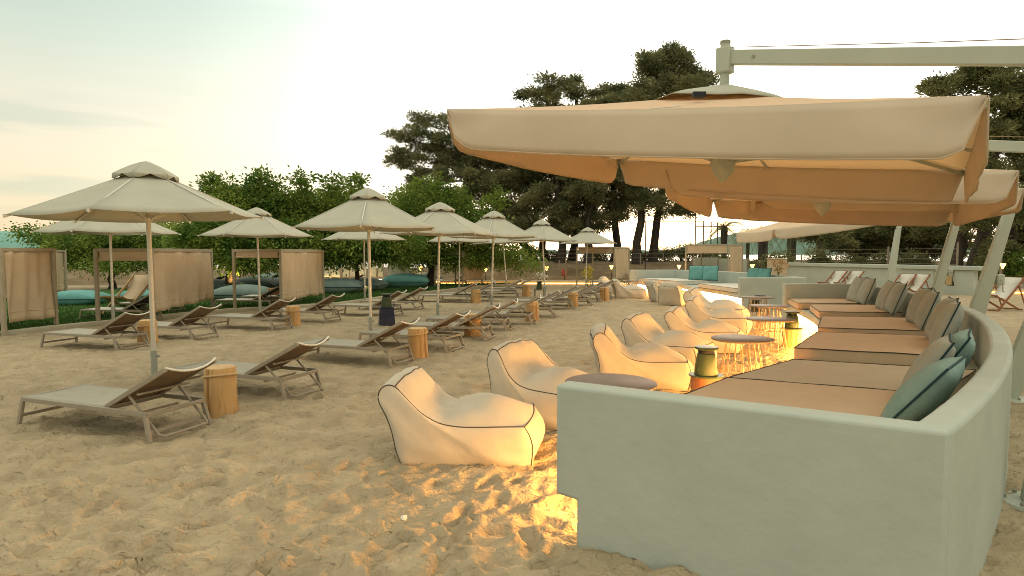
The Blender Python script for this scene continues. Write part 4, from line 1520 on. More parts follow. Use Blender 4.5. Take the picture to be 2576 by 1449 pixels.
# pavilion of lit fabric panels
def panel_hut():
    root = thing('beach_pavilion', 'long low pavilion of upright white fabric panels glowing yellow on a lit platform', 'pavilion', (-8.5, 32.6, 0))
    MB().box(-2.6, 4.7, -.2, 1.2, -.1, .26).build('platform', M_conc, root, bevel=.02)
    MB().box(-2.6, 4.7, -.235, -.215, .16, .20).build('light_strip', emis('kerb_led', (1.0, .50, .12), 7), root)
    MB().box(-2.6, 1.6, -.05, -.01, .28, .31).build('lamp_strip', emis('panel_led', (1.0, .72, .3), 12), root)
    for i, (u, wd, top, dy) in enumerate(((822, 17, 672, 0), (843, 22, 670, .1), (870, 15, 674, .5), (889, 18, 672, .6), (911, 19, 674, .4), (940, 12, 672, .5), (958, 12, 672, .3), (983, 13, 672, .1), (997, 22, 676, 0), (1017, 27, 672, .2))):
        yy = 32.7 + dy
        x0 = X(u - wd / 2, yy) + 8.5; x1 = X(u + wd / 2, yy) + 8.5
        zt = Zat(top - 16, yy)
        pn = curtain((x0, dy + .1), (x1, dy + .1), .42, zt, root, M_offwhite, seed=30 + i, amp=.012, name='panel', waves=2)
        for xx in (x0, x1):
            MB().box(xx - .02, xx + .02, dy + .11, dy + .15, .2, zt + .04).build('post', M_cabframe, root)
panel_hut()

# ------------------------------------------------------------------ long white wall and its deck chairs
def white_wall():
    a = Vector((14.9, 33.4)); b_ = Vector((18.3, 24.4))
    d = (b_ - a).normalized(); nr = Vector((d.y, -d.x))
    if nr.dot(-a) < 0: nr = -nr
    root = thing('white_wall', 'long white wall with a thick pale coping beyond the near bench', 'wall', (0, 0, 0))
    def seg(p, q, th, z0, z1, name, par, off=0, m=M_plaster, bev=.015):
        p = p + nr * off; q = q + nr * off
        fl = [tuple(p), tuple(q)]; bl = [tuple(p - nr * th), tuple(q - nr * th)]
        return ribbon(fl, bl, z0, z1).build(name, m, par, bevel=bev)
    Ln = (b_ - a).length
    e = a + d * (Ln - 2.05)
    seg(a, e, .25, -.1, 1.0, 'panel', root)
    # pierced end bay: piers around an opening
    seg(e, e + d * .42, .30, -.1, .998, 'pier', root, .02)
    seg(e + d * .42, e + d * 1.30, .22, -.1, .34, 'sill_wall', root, -.01)
    seg(e + d * 1.30, b_, .26, -.1, .998, 'pier', root, .01)
    seg(a - d * .25, b_ + d * .25, .45, 1.003, 1.17, 'coping', root, .10)
    return a, b_, d, nr
wa, wb2, wd_, wn = white_wall()
for (t, u) in ((.06, 0), (.66, 1)):
    p = wa + (wb2 - wa) * t + wn * .10
    u_, v_ = ((2031, 706), (2345, 717))[u]
    yy = p.y
    lamp = thing('wall_globe_lamp', ('small round globe lamp low on the white wall, left one', 'small round globe lamp low on the white wall, right one')[u], 'lamp', (p.x, p.y, Zat(v_, yy)), 0, 'globe lamps on the white wall')
    MB().lathe([(.01, -.085), (.06, -.065), (.09, 0), (.06, .065), (.01, .085)], 16).build('globe', E_globe, lamp)
    MB().lathe([(.10, -.012), (.10, .012)], 20).build('ring', M_sleeve, lamp).rotation_euler = (PI / 2, 0, math.atan2(wn.y, wn.x) + PI / 2)
# notice board and hanging box in the end bay
def deck_chair(x, y, hd, label, m=M_redwood, cloth=M_offwhite, s=1.0):
    root = thing('deck_chair', label, 'deck chair', (x, y, 0), R(hd), 'folding wooden deck chairs')
    root.scale = (s, s, s)
    for sy in (-.29, .29):
        MB().bar((.62, sy, .0), (-.46, sy, .92), .03, .05).build('rail', m, root)
        MB().bar((-.42, sy * .86, .0), (.66, sy * .86, .44), .03, .045).build('leg', m, root)
        MB().bar((-.20, sy * 1.08, .69), (-.52, sy * 1.08, .10), .02, .035).build('prop', m, root)
    for p in ((-.46, .92), (.66, .44), (.60, .02), (-.42, .03)):
        MB().bar((p[0], -.30, p[1]), (p[0], .30, p[1]), .03, .03).build('crossbar', m, root)
    vs = []; fs = []
    K = 12
    for i in range(K + 1):
        t = i / K
        x_ = -.45 + 1.10 * t; z_ = .91 + (.45 - .91) * t - .34 * math.sin(PI * t ** .8)
        for yy in (-.25, 0, .25):
            vs.append((x_ + .03, yy, z_ + .01))
    for i in range(K):
        for j in range(2):
            q = i * 3 + j
            fs.append((q, q + 1, q + 4, q + 3))
    MB().add(vs, fs).build('sling', cloth, root, solid=.006)
    return root
def dc(u, v, yy, hd, lab, **k):
    deck_chair(X(u, yy), yy, hd, lab, **k)
dc(2098, 0, 26.5, 205, 'deck chair by the white wall, first from the left')
dc(2140, 0, 26.2, 205, 'deck chair by the white wall, second from the left')
dc(2266, 0, 22.5, 205, 'deck chair by the white wall, third from the left')
dc(2300, 0, 22.2, 205, 'deck chair by the white wall, fourth from the left')
x, y = G(2518, 780)
deck_chair(x, y, 200, 'reddish deck chair with white sling at the right picture edge', s=1.05)
x, y = G(2460, 770)
x, y = G(302, 790)
deck_chair(x + .1, y + .4, 262, 'tan wooden deck chair with beige sling on the lawn by the second cabana', m=M_tanwood, cloth=M_curtain, s=1.15)

# ------------------------------------------------------------------ big floor cushions
def cushion(u, v, yaw, s, label, m=M_teal, grp='large floor cushions on the lawn', sq=.62, seed=0):
    x, y = G(u, v)
    root = thing('floor_cushion', label, 'floor cushion', (x, y, .17 * s), 0, grp)
    root.rotation_euler = (Matrix.Rotation(R(yaw), 4, 'Z') @ Matrix.Rotation(R(90), 4, 'X')).to_euler()
    vs, fs, rim = pillow_mesh(1.25 * s, .40 * s, seed)
    vs = [(p[0], p[1], p[2] * sq / .8) for p in vs]
    rim = [(p[0], p[1], p[2] * sq / .8) for p in rim]
    o = MB().add(vs, fs).build('cover', m, root, ang=80)
    md = o.modifiers.new('weld', 'WELD'); md.merge_threshold = .001
    MB().tube(rim, .014, 6, closed=True).build('piping', M_navy, root)
M_cush2 = mat('grey_green_cushion', (.17, .24, .22), (.22, .29, .26), rough=.9, scale=3, bump=.25, bscale=8, bdist=.03)
M_cush3 = mat('dark_grey_cushion', (.09, .12, .12), (.12, .15, .14), rough=.9, scale=3, bump=.25, bscale=8, bdist=.03)
cushion(195, 768, 8, 1.35, 'bright teal floor cushion at the left of the lawn', seed=1)
cushion(352, 757, 5, 1.1, 'bright teal floor cushion behind the tan deck chair', seed=2)
cushion(612, 758, 6, 1.6, 'pale grey green floor cushion beside the middle cabana post', M_cush2, seed=3)
cushion(650, 731, -6, 1.75, 'dark floor cushion behind the pale grey green one', M_cush3, seed=4)
cushion(690, 718, 4, 1.8, 'farthest floor cushion seen through the middle cabana', M_cush2, seed=5)
cushion(548, 738, 0, 1.6, 'dark floor cushion between the second and middle cabanas', M_cush3, seed=6)
cushion(852, 738, 4, 1.75, 'two toned floor cushion left of the lit tree trunk', M_cush2, seed=7)
cushion(915, 732, -8, 1.6, 'grey floor cushion just right of the lit tree trunk', M_cush2, seed=8)
cushion(1022, 724, 3, 1.9, 'teal and grey floor cushion left of the dark forked tree', M_teal, seed=9)
cushion(1068, 712, 0, 1.6, 'small grey floor cushion behind the dark forked tree', M_cush3, seed=10)
x, y = G(690, 762)
stump(x, y, 'orange log seat inside the middle cabana', m=M_darkwood, h=.5, r=.2, sd=31, rope=False, group='log seats on the lawn')
x, y = G(885, 726)
stump(x, y, 'small log seat glowing by the lit trunk', m=M_wood, h=.4, r=.2, sd=32, rope=False, group='log seats on the lawn')

# ------------------------------------------------------------------ foliage
def leaf_cloud(blobs, n, size, rs, droop=.35, shell=.55, aspect=.5):
    """blobs: (x, y, z, rx, ry, rz, weight); returns verts, quads"""
    wts = np.array([b[6] for b in blobs], float); wts /= wts.sum()
    bi = rs.choice(len(blobs), n, p=wts)
    B = np.array([b[:6] for b in blobs])[bi]
    u = rs.normal(size=(n, 3)); u /= np.linalg.norm(u, axis=1)[:, None]
    rad = (shell + (1 - shell) * rs.rand(n)) ** .8
    P = B[:, :3] + u * B[:, 3:6] * rad[:, None]
    P += rs.normal(scale=.02, size=(n, 3))
    s = size * rs.uniform(.6, 1.35, n)
    a = rs.normal(size=(n, 3)) + u * .7
    a[:, 2] -= droop
    a /= np.linalg.norm(a, axis=1)[:, None]
    t = np.cross(a, rs.normal(size=(n, 3))); t /= np.linalg.norm(t, axis=1)[:, None]
    a = a * s[:, None]; t = t * (s * aspect)[:, None]
    mid = P + a * .5
    V = np.stack([P, mid + t * .5, P + a, mid - t * .5], 1).reshape(-1, 3)
    return V

def twiggy(blobs, nclump, per, size, rs, spread=.22, **k):
    """leaves gathered in clumps for an uneven outline with gaps"""
    cl = []
    wts = np.array([b[6] for b in blobs], float); wts /= wts.sum()
    bi = rs.choice(len(blobs), nclump, p=wts)
    B = np.array([b[:6] for b in blobs])[bi]
    u = rs.normal(size=(nclump, 3)); u /= np.linalg.norm(u, axis=1)[:, None]
    rad = rs.rand(nclump) ** .38
    C_ = B[:, :3] + u * B[:, 3:6] * rad[:, None]
    n = nclump * per
    C2 = np.repeat(C_, per, 0); U2 = np.repeat(u, per, 0)
    sp = spread * rs.uniform(.5, 1.5, nclump)
    sp = np.repeat(sp, per)[:, None]
    off = rs.normal(size=(n, 3)) * sp * np.array([1, 1, .55])
    P = C2 + off
    s = size * rs.uniform(.6, 1.3, n)
    a = off / (np.linalg.norm(off, axis=1)[:, None] + 1e-6) + U2 * .5 + rs.normal(scale=.4, size=(n, 3))
    a[:, 2] -= k.get('droop', .3)
    a /= np.linalg.norm(a, axis=1)[:, None]
    t = np.cross(a, rs.normal(size=(n, 3))); t /= np.linalg.norm(t, axis=1)[:, None]
    asp = k.get('aspect', .5)
    a = a * s[:, None]; t = t * (s * asp)[:, None]
    mid = P + a * .5
    return np.stack([P, mid + t * .5, P + a, mid - t * .5], 1).reshape(-1, 3)

def crown(name, V, m, parent):
    return fast_mesh(name, V, np.arange(len(V)).reshape(-1, 4), m, parent)

def limbs(mb, base, top, r0, r1, branches, rnd, wob=.12, n=7):
    base = Vector(base); top = Vector(top)
    pts = []; rs_ = []
    for i in range(n + 1):
        t = i / n
        p = base.lerp(top, t)
        if 0 < i < n:
            p += Vector((rnd.uniform(-1, 1), rnd.uniform(-1, 1), 0)) * wob
        pts.append(p)
        rs_.append((r0 + (r1 - r0) * t) * (1.35 if i == 0 else 1))
    mb.tube(pts, rs_, 9)
    for tgt, t0, rr in branches:
        st = pts[0].lerp(pts[-1], t0)
        k = min(n - 1, int(t0 * n)); st = pts[k].lerp(pts[k + 1], t0 * n - k)
        tg = Vector(tgt)
        q = []
        for i in range(6):
            t = i / 5
            p = st.lerp(tg, t) + Vector((0, 0, .18 * math.sin(PI * t) * (tg - st).length * .5))
            if 0 < i < 5: p += Vector((rnd.uniform(-1, 1), rnd.uniform(-1, 1), rnd.uniform(-1, 1))) * .06
            q.append(p)
        mb.tube(q, [rr * (1 - .8 * i / 5) for i in range(6)], 6)

def broad_tree(x, y, label, blobs, nleaf, trunk_top, r0=.16, m=M_leaf, seed=0, size=.17, lean=(0, 0), spikes=(), bark=M_bark):
    """blobs in frame-independent metres relative to the trunk foot"""
    rnd = random.Random(seed); rs = np.random.RandomState(seed)
    root = thing('broadleaf_tree', label, 'tree', (x, y, 0), 0, 'leafy shade trees on the lawn')
    tm = MB()
    br = []
    for b_ in blobs:
        if b_[6] > .3:
            br.append(((b_[0], b_[1], b_[2] - b_[5] * .2), rnd.uniform(.75, .98), r0 * .5))
    limbs(tm, (0, 0, -.1), (lean[0], lean[1], trunk_top), r0, r0 * .62, br, rnd, wob=.05)
    tm.build('trunk', bark, root, ang=80)
    V = [twiggy(blobs, int(nleaf * 1.55) // 26, 26, size * .78, rs, spread=.24, droop=.35, aspect=.55)]
    sb = []
    for (sx, sy, sz, h) in spikes:
        for q in range(5):
            sb.append((sx + rs.uniform(-.1, .1), sy, sz + h * q / 4, .26 - .035 * q, .26, .16, 1))
    if sb:
        V.append(twiggy(sb, len(sb) * 5, 14, size * .95, rs, spread=.12, droop=-.2, aspect=.5))
    crown('crown', np.concatenate(V), m, root)
    return root

def fb(u, v, y, x0, y0, ru, rv, w=1, ry=None):
    """blob centred on a sight line at depth y, radii given in frame units at that depth"""
    rx = ru / FPX * y; rz = rv / FPX * y
    return (X(u, y) - x0, y - y0, Zat(v, y), rx, ry if ry else rx * .8, rz, w * rx * rz)

def spk(u, v0, v1, y, x0, y0):
    z0 = Zat(v0, y); return (X(u, y) - x0, y - y0, z0, Zat(v1, y) - z0)

tx, ty = G(283, 724)
y_ = ty
broad_tree(tx, ty, 'leafy tree at the left with drooping branches over the cabanas', [fb(240, 625, y_, tx, ty, 120, 42, 1.5), fb(120, 588, y_ - .5, tx, ty, 75, 22), fb(175, 640, y_ - 1, tx, ty, 60, 32, 1.2), fb(330, 590, y_ + .5, tx, ty, 130, 40, 1.6), fb(300, 655, y_ - .5, tx, ty, 80, 24, 1), fb(440, 640, y_, tx, ty, 90, 45, 1.5), fb(270, 668, y_ - 1.5, tx, ty, 60, 18, .8)],
           30000, 1.7, .17, seed=1)
tx, ty = G(578, 740)
broad_tree(tx, ty, 'leafy tree in the middle, its tall ragged crown against the sky, trunk lit orange', [fb(600, 585, ty, tx, ty, 130, 50, 1.8), fb(600, 515, ty, tx, ty, 75, 45, 1.3), fb(690, 520, ty + .5, tx, ty, 80, 45, 1.3), fb(800, 535, ty + 1, tx, ty, 85, 48, 1.3), fb(560, 520, ty, tx, ty, 50, 38, 1), fb(720, 600, ty - .3, tx, ty, 90, 45, 1.4), fb(520, 630, ty - .5, tx, ty, 70, 40, 1), fb(640, 650, ty - .5, tx, ty, 90, 32, 1.1), fb(500, 590, ty - .5, tx, ty, 60, 35, 1), fb(660, 470, ty, tx, ty, 30, 30, .6)],
           46000, 1.7, .19, seed=2, spikes=[spk(u, v + 50, v - 8, ty, tx, ty) for u, v in ((528, 462), (545, 458), (575, 465), (655, 430), (668, 445), (705, 462), (757, 448), (770, 455), (820, 462), (838, 460), (862, 458), (895, 462), (903, 455))])
tx, ty = G(897, 735)
broad_tree(tx, ty, 'leafy tree with a slim trunk lit bright yellow behind the second umbrella', [fb(900, 600, ty, tx, ty, 110, 45, 1.6), fb(850, 640, ty - .5, tx, ty, 70, 30, 1), fb(960, 625, ty, tx, ty, 80, 32, 1.1), fb(840, 560, ty, tx, ty, 70, 40, 1.1), fb(890, 530, ty + .5, tx, ty, 60, 35, 1), fb(1010, 600, ty, tx, ty, 50, 30, .8)],
           26000, 1.55, .12, seed=3)
tx, ty = G(1084, 722)
broad_tree(tx, ty, 'light green leafy tree with a forked dark trunk, right one of the leafy trees', [fb(1060, 530, ty, tx, ty, 100, 55, 1.5), fb(1000, 575, ty, tx, ty, 60, 50, 1), fb(1110, 510, ty, tx, ty, 50, 45, .9), fb(1160, 545, ty, tx, ty, 60, 45, 1.1), fb(1200, 590, ty, tx, ty, 70, 40, 1.1), fb(1240, 640, ty + .5, tx, ty, 80, 32, 1), fb(1080, 600, ty, tx, ty, 100, 45, 1.4), fb(1030, 640, ty - .5, tx, ty, 80, 32, 1), fb(1150, 650, ty, tx, ty, 70, 26, .8), fb(1320, 665, ty + .5, tx, ty, 50, 16, .5)],
           42000, 1.35, .22, seed=4, m=M_leaf2, spikes=[spk(u, v + 50, v, ty, tx, ty) for u, v in ((1000, 500), (1020, 480), (1050, 462), (1078, 455), (1105, 452), (1140, 465), (1165, 475), (1225, 500), (1255, 478), (1275, 545))])

# pines
def pine(u, vb, y, label, top_v, crowns, r0=.28, seed=0, ub=None, density=1.5, m=M_pine, size=.22):
    rnd = random.Random(seed); rs = np.random.RandomState(seed + 50)
    x = X(u, y)
    zb = float(bank(x, y))
    root = thing('pine_tree', label, 'tree', (x, y, zb - .1), 0, 'dark pines behind the beach')
    blobs = []; br = []
    for (cu, cv, ru, rv) in crowns:
        b_ = fb(cu, cv, y + rnd.uniform(-1.5, 1.5), x, y, ru * 1.12, rv * 1.15)
        b_ = (b_[0], b_[1], b_[2] - zb + .1, *b_[3:])
        blobs.append(b_)
        br.append(((b_[0], b_[1], b_[2] - b_[5] * .4), rnd.uniform(.45, .95), r0 * .33))
    ut = ub if ub else u
    top = (X(ut, y) - x, 0, Zat(top_v, y) - zb)
    tm = MB()
    limbs(tm, (0, 0, 0), top, r0, r0 * .35, br, rnd, wob=.22, n=9)
    tm.build('trunk', M_bark, root, ang=80)
    area = sum(b_[3] * b_[5] for b_ in blobs)
    # break every blob into tufts
    sub = []
    for b_ in blobs:
        k = max(6, int(b_[3] * b_[5] * 8))
        for q in range(k):
            uu = rs.normal(size=3); uu /= np.linalg.norm(uu)
            rr = rs.rand() ** .45
            sub.append((b_[0] + uu[0] * b_[3] * rr, b_[1] + uu[1] * b_[4] * rr, b_[2] + uu[2] * b_[5] * rr, .50 * rs.uniform(.5, 1.25), .5, .22 * rs.uniform(.7, 1.3), 1))
    nn = int(min(64000, area * 2300 * density))
    V = twiggy(sub, nn // 16, 16, size, rs, spread=.17, droop=-.25, aspect=.32)
    crown('crown', V, m, root)
PI_ = [
 (1345, 662, 46, 'leftmost tall pine with a wide layered crown', 320, [(1100, 310, 60, 22), (1050, 350, 55, 20), (1120, 365, 70, 26), (1020, 405, 45, 24), (1090, 430, 70, 30), (1170, 400, 70, 40), (1180, 470, 80, 35), (1070, 470, 50, 20), (1230, 440, 60, 50)], 1130),
 (1375, 662, 47, 'pine with its dense crown behind the light green tree', 330, [(1250, 420, 70, 50), (1210, 340, 55, 40), (1290, 350, 60, 45), (1370, 470, 60, 40), (1300, 480, 80, 50), (1240, 510, 60, 40), (1330, 420, 70, 50), (1300, 550, 60, 32)], 1310),
 (1410, 660, 44, 'slim pine trunk in the middle of the cluster', 250, [(1330, 240, 50, 14), (1390, 225, 28, 24), (1380, 290, 70, 30), (1400, 400, 90, 60), (1480, 500, 60, 40), (1340, 560, 50, 30), (1380, 500, 60, 45), (1300, 340, 50, 35)], 1395),
 (1437, 658, 48, 'pine behind the slim trunk, crown just over the parasol edge', 225, [(1450, 232, 55, 18), (1500, 243, 45, 14), (1470, 310, 70, 45), (1450, 420, 70, 60), (1440, 530, 55, 40)], 1450),
 (1480, 660, 43, 'pine with a gnarled forked lower trunk', 330, [(1480, 480, 60, 40), (1520, 400, 60, 50), (1500, 300, 60, 40), (1460, 560, 50, 28), (1420, 560, 45, 22)], 1490),
 (1545, 658, 45, 'pine above the last umbrella of the front row', 250, [(1560, 235, 30, 22), (1550, 330, 70, 55), (1560, 450, 70, 50), (1530, 540, 45, 30), (1590, 520, 50, 30)], 1550),
 (1603, 664, 42, 'straight dark pine trunk, left of the clear pair', 180, [(1640, 195, 55, 45), (1625, 160, 40, 24), (1600, 250, 70, 30), (1590, 420, 60, 50), (1620, 500, 45, 30)], 1625),
 (1641, 664, 43, 'straight dark pine trunk, right of the clear pair, tallest crown', 165, [(1690, 175, 50, 40), (1675, 150, 32, 18), (1720, 200, 50, 30), (1750, 215, 32, 16), (1690, 240, 80, 28), (1670, 430, 70, 60), (1700, 520, 60, 26), (1730, 490, 40, 30)], 1680),
]
for i, (u, vb, y, lab, tv, cr, ub) in enumerate(PI_):
    pine(u, vb, y, lab, tv, cr, seed=i, ub=ub, r0=.30)
# right hand big trees
pine(2448, 690, 34, 'big leaning brown trunked pine at the right edge', 150, [(2400, 210, 55, 40), (2470, 190, 70, 40), (2540, 230, 60, 60), (2600, 250, 60, 80), (2350, 230, 35, 18), (2520, 330, 70, 70), (2460, 300, 60, 45), (2560, 430, 70, 70), (2450, 440, 50, 40), (2650, 400, 60, 90)], r0=.42, seed=20, ub=2530, density=1.1, m=M_shrub, size=.24)
pine(2330, 690, 40, 'dark dense tree right of the third parasol mast', 420, [(2330, 560, 60, 60), (2290, 610, 50, 35), (2370, 520, 50, 60), (2240, 590, 50, 40), (2390, 600, 45, 45)], r0=.3, seed=21, m=M_shrub, size=.24)
pine(2160, 690, 44, 'bushy dark tree behind the long white wall', 500, [(2150, 590, 60, 38), (2100, 600, 45, 30), (2200, 570, 60, 45), (2170, 630, 60, 20), (2060, 585, 40, 22)], r0=.3, seed=22, m=M_shrub, size=.26)
pine(2540, 690, 30, 'shadowy tree mass behind the reddish deck chair', 480, [(2520, 560, 60, 60), (2570, 600, 60, 60), (2620, 540, 60, 80), (2500, 630, 40, 30), (2560, 500, 60, 50)], r0=.3, seed=23, m=M_shrub, size=.2)
pine(2415, 690, 31, 'dark upright trunk beside the white wall end', 480, [(2410, 530, 35, 50), (2440, 560, 30, 30)], r0=.42, seed=24, m=M_shrub, size=.2)

# palms
def palm(u, y, zt, label, r=.28, seed=0, n=34, fl=2.3):
    rnd = random.Random(seed)
    x = X(u, y)
    root = thing('palm_tree', label, 'tree', (x, y, .5), 0, 'date palms by the water')
    MB().lathe([(r * 1.25, -.6), (r, .3), (r * .9, zt * .5), (r * 1.05, zt - .2), (r * .5, zt)], 14, wob=.05, seed=seed).build('trunk', M_bark, root)
    m = MB()
    for k in range(n):
        a = rnd.uniform(0, 2 * PI); el = rnd.uniform(-.5, 1.3)
        dx, dy = math.cos(a), math.sin(a)
        prev = Vector((0, 0, zt))
        pts = []
        for i in range(9):
            t = i / 8
            pts.append(Vector((dx * fl * t * math.cos(el * .6), dy * fl * t * math.cos(el * .6), zt + fl * (math.sin(el) * t - .85 * t * t))))
        for i in range(8):
            p = pts[i]; q = pts[i + 1]
            d = (q - p).normalized(); s = d.cross(Vector((0, 0, 1))).normalized()
            for sgn in (-1, 1):
                for h in range(3):
                    o_ = p.lerp(q, h / 3)
                    e = o_ + s * sgn * .32 * (1 - .5 * i / 8) + d * .16 - Vector((0, 0, .12))
                    m.add([o_, o_ + d * .035, e], [(0, 1, 2)])
        m.tube(pts, [.02 * (1 - .8 * i / 8) for i in range(9)], 4)
    m.build('fronds', M_pine, root, smooth=False)
palm(1918, 62, 3.4, 'stout palm trunk just right of the far parasol', .5, 1)
palm(1990, 56, 3.0, 'middle palm with hanging fronds below the orange valance', .42, 2)
palm(2063, 54, 3.1, 'right palm with hanging fronds below the orange valance', .40, 3)
palm(1820, 58, 3.6, 'bushy palm left of the far parasol, fronds behind the steel frame', .3, 4, 46)
palm(1880, 66, 3.2, 'slim palm trunk under the far parasol corner', .2, 5)

# ------------------------------------------------------------------ shrubs and hedges
def shrub(u, y, wu, h, label, m=M_shrub, seed=0, n=3500, size=.14, group='shrubs on the bank', cat='shrub', name='shrub', zb=None, thin=False):
    rs = np.random.RandomState(seed + 200)
    x = X(u, y)
    zb = float(bank(x, y)) if zb is None else zb
    root = thing(name, label, cat, (x, y, zb), 0, group)
    rx = wu / FPX * y / 2
    blobs = []
    k = max(3, int(rx * 3))
    for q in range(k):
        hh = h * rs.uniform(.55, 1.0)
        blobs.append((rs.uniform(-.8, .8) * rx, rs.uniform(-.3, .3), hh * .5, rx / k * 1.6 + .15, .5, hh * .52, 1))
    crown('foliage', twiggy(blobs, n // 14, 14, size, rs, spread=.12, droop=-.2, aspect=.4), m, root)
    tm = MB()
    for q in range(5):
        tm.tube([(rs.uniform(-.4, .4) * rx, 0, -.1), (rs.uniform(-.7, .7) * rx, rs.uniform(-.2, .2), h * .6)], [.03, .01], 5)
    tm.build('stem', M_bark, root)
for i, (u, y, wu, h, lab) in enumerate(((1385, 47, 60, 1.0, 'shrub at the foot of the pine trunks, left'), (1500, 46, 60, 1.0, 'shrub beside the gnarled pine'), (1575, 46, 50, .9, 'shrub left of the clear pair of pine trunks'),
        (1620, 45.5, 40, .8, 'small shrub between the clear pair of pine trunks'), (1672, 44, 60, 1.1, 'shrub right of the clear pair of pine trunks'), (1720, 43, 55, 1.4, 'leggy shrub in front of the far water'), (1770, 42, 70, 1.2, 'shrub behind the far bench back wall'),
        (1830, 38, 70, 1.25, 'round dark bush beside the far cabana curtain'), (1915, 38, 130, 1.35, 'clipped hedge behind the path lamp'), (1160, 45, 90, 1.2, 'loose shrub behind the small far cabana'), (1270, 46, 80, 1.3, 'loose shrub behind the fifth umbrella'), (1320, 45, 60, 1.6, 'tall shrub before the pine trunks'),
        (2075, 40, 120, 1.6, 'thick hedge bush above the long white wall, left'), (2200, 39, 130, 1.5, 'thick hedge bush above the long white wall, middle'), (2330, 37, 120, 1.5, 'thick hedge bush above the long white wall, right'), (2480, 30, 60, 1.2, 'pale branching shrub behind the right path lamp'), (2560, 29, 60, 1.7, 'light leaved bush at the right edge'))):
    shrub(u, y, wu, h, lab, seed=i, n=4200 if wu > 100 else 2600, m=M_leaf2 if u in (1320, 2560, 1160) and u != 1160 else M_shrub, zb=.5 if u > 1900 else None)
for i, (u, v, lab, mm) in enumerate(((758, 705, 'potted white leaved plant seen through the middle cabana', M_offwhite), (500, 680, 'thin sapling against the water right of the left tree', M_leaf))):
    shrub(u, 33, 18, 1.2, lab, seed=80 + i, n=500, size=.12, m=mm, zb=.1, group=None)
# flowers
def flower(u, y, z, h, label, m, n=90, w_=.2, seed=0):
    rs = np.random.RandomState(seed)
    x = X(u, y)
    root = thing('flowering_plant', label, 'plant', (x, y, z))
    bl = [(0, 0, h * .7, w_, w_, h * .35, 1)]
    crown('petals', twiggy(bl, n // 6, 6, .10, rs, spread=.05, droop=0, aspect=.7), m, root)
    tm = MB()
    for q in range(6):
        tm.tube([(0, 0, 0), (rs.uniform(-w_, w_), rs.uniform(-w_, w_), h * .8)], [.01, .005], 4)
    tm.build('stem', M_leaf, root)
flower(1478, 30.5, .0, 1.0, 'bright yellow flowering plant behind the last umbrella pole', M_flower, 260, .22, 3)
flower(1958, 20.4, .94, .45, 'dried flower bunch standing behind the far teal pillows', M_woodtop, 120, .22, 4)
flower(1420, 34.2, .1, .7, 'small red flowering plant at the foot of the bank', M_red, 60, .15, 5)
flower(1360, 33.8, .1, .5, 'low white and pink flower patch before the bank', M_offwhite, 120, .35, 6)

# ------------------------------------------------------------------ path lamps
def path_lamp(u, v, y, label, zb=None, power=14):
    x = X(u, y)
    zt = Zat(v, y)
    zb = float(bank(x, y)) - .05 if zb is None else zb
    root = thing('path_lamp', label, 'lamp', (x, y, zb), 0, 'glowing path lamps on stakes')
    h = zt - zb
    MB().tube([(0, 0, 0), (0, 0, h - .12)], .022, 8).build('stake', M_bark, root)
    MB().lathe([(.03, h - .14), (.06, h - .05), (.11, h + .05), (.10, h + .075)], 14).build('shade', E_lamp, root)
    MB().lathe([(.12, h + .076), (.02, h + .11)], 14).build('cap', M_bark, root)
    ld = bpy.data.lights.new('lamp_light', 'POINT')
    ld.energy = power
    ld.color = (1, .60, .22)
    ld.shadow_soft_size = .12
    lo = bpy.data.objects.new('lamp_light', ld)
    COL.objects.link(lo)
    lo.parent = root
    lo.location = (0, -.22, h)
for (u, v, y, lab) in ((1058, 674, 35, 'path lamp by the forked dark tree, leftmost of the lit lamps'), (1222, 677, 34.5, 'path lamp right of the small far cabana'), (1375, 674, 34.5, 'path lamp beside the fifth umbrella pole'),
                       (1538, 671, 34.5, 'path lamp left of the pleated far cabana curtain'), (1708, 670, 33, 'path lamp above the left teal pillows of the far bench'), (1892, 669, 31, 'path lamp before the dark hedge, above the far bench'), (2522, 667, 25.2, 'path lamp at the right edge behind the reddish deck chair')):
    path_lamp(u, v, y, lab, zb=.0 if y < 34 else None)

# uplights at two trunks
for (u, v, lab, dx) in ((600, 741, 'small ground spotlight lighting the middle leafy trunk', .5), (918, 735, 'small ground spotlight lighting the slim yellow trunk', .45)):
    x, y = G(u, v)
    root = thing('ground_spotlight', lab, 'spotlight', (x, y, .03), 0, 'ground spotlights at the trees')
    MB().lathe([(.05, 0), (.07, .06), (.07, .10)], 12).build('housing', M_black, root)
    MB().lathe([(.06, .101), (.06, .108)], 12).build('lens', E_lamp, root)
    ld = bpy.data.lights.new('spot', 'SPOT'); ld.energy = 260; ld.color = (1, .62, .2); ld.spot_size = R(75); ld.spot_blend = .6; ld.shadow_soft_size = .05
    lo = bpy.data.objects.new('spot', ld); COL.objects.link(lo); lo.parent = root
    lo.location = (0, 0, .14)
    lo.rotation_euler = Vector((dx * 1.0, -.12, -1.5)).to_track_quat('-Z', 'Y').to_euler() if False else Vector((-.35, .02, 1)).to_track_quat('-Z', 'Y').to_euler()

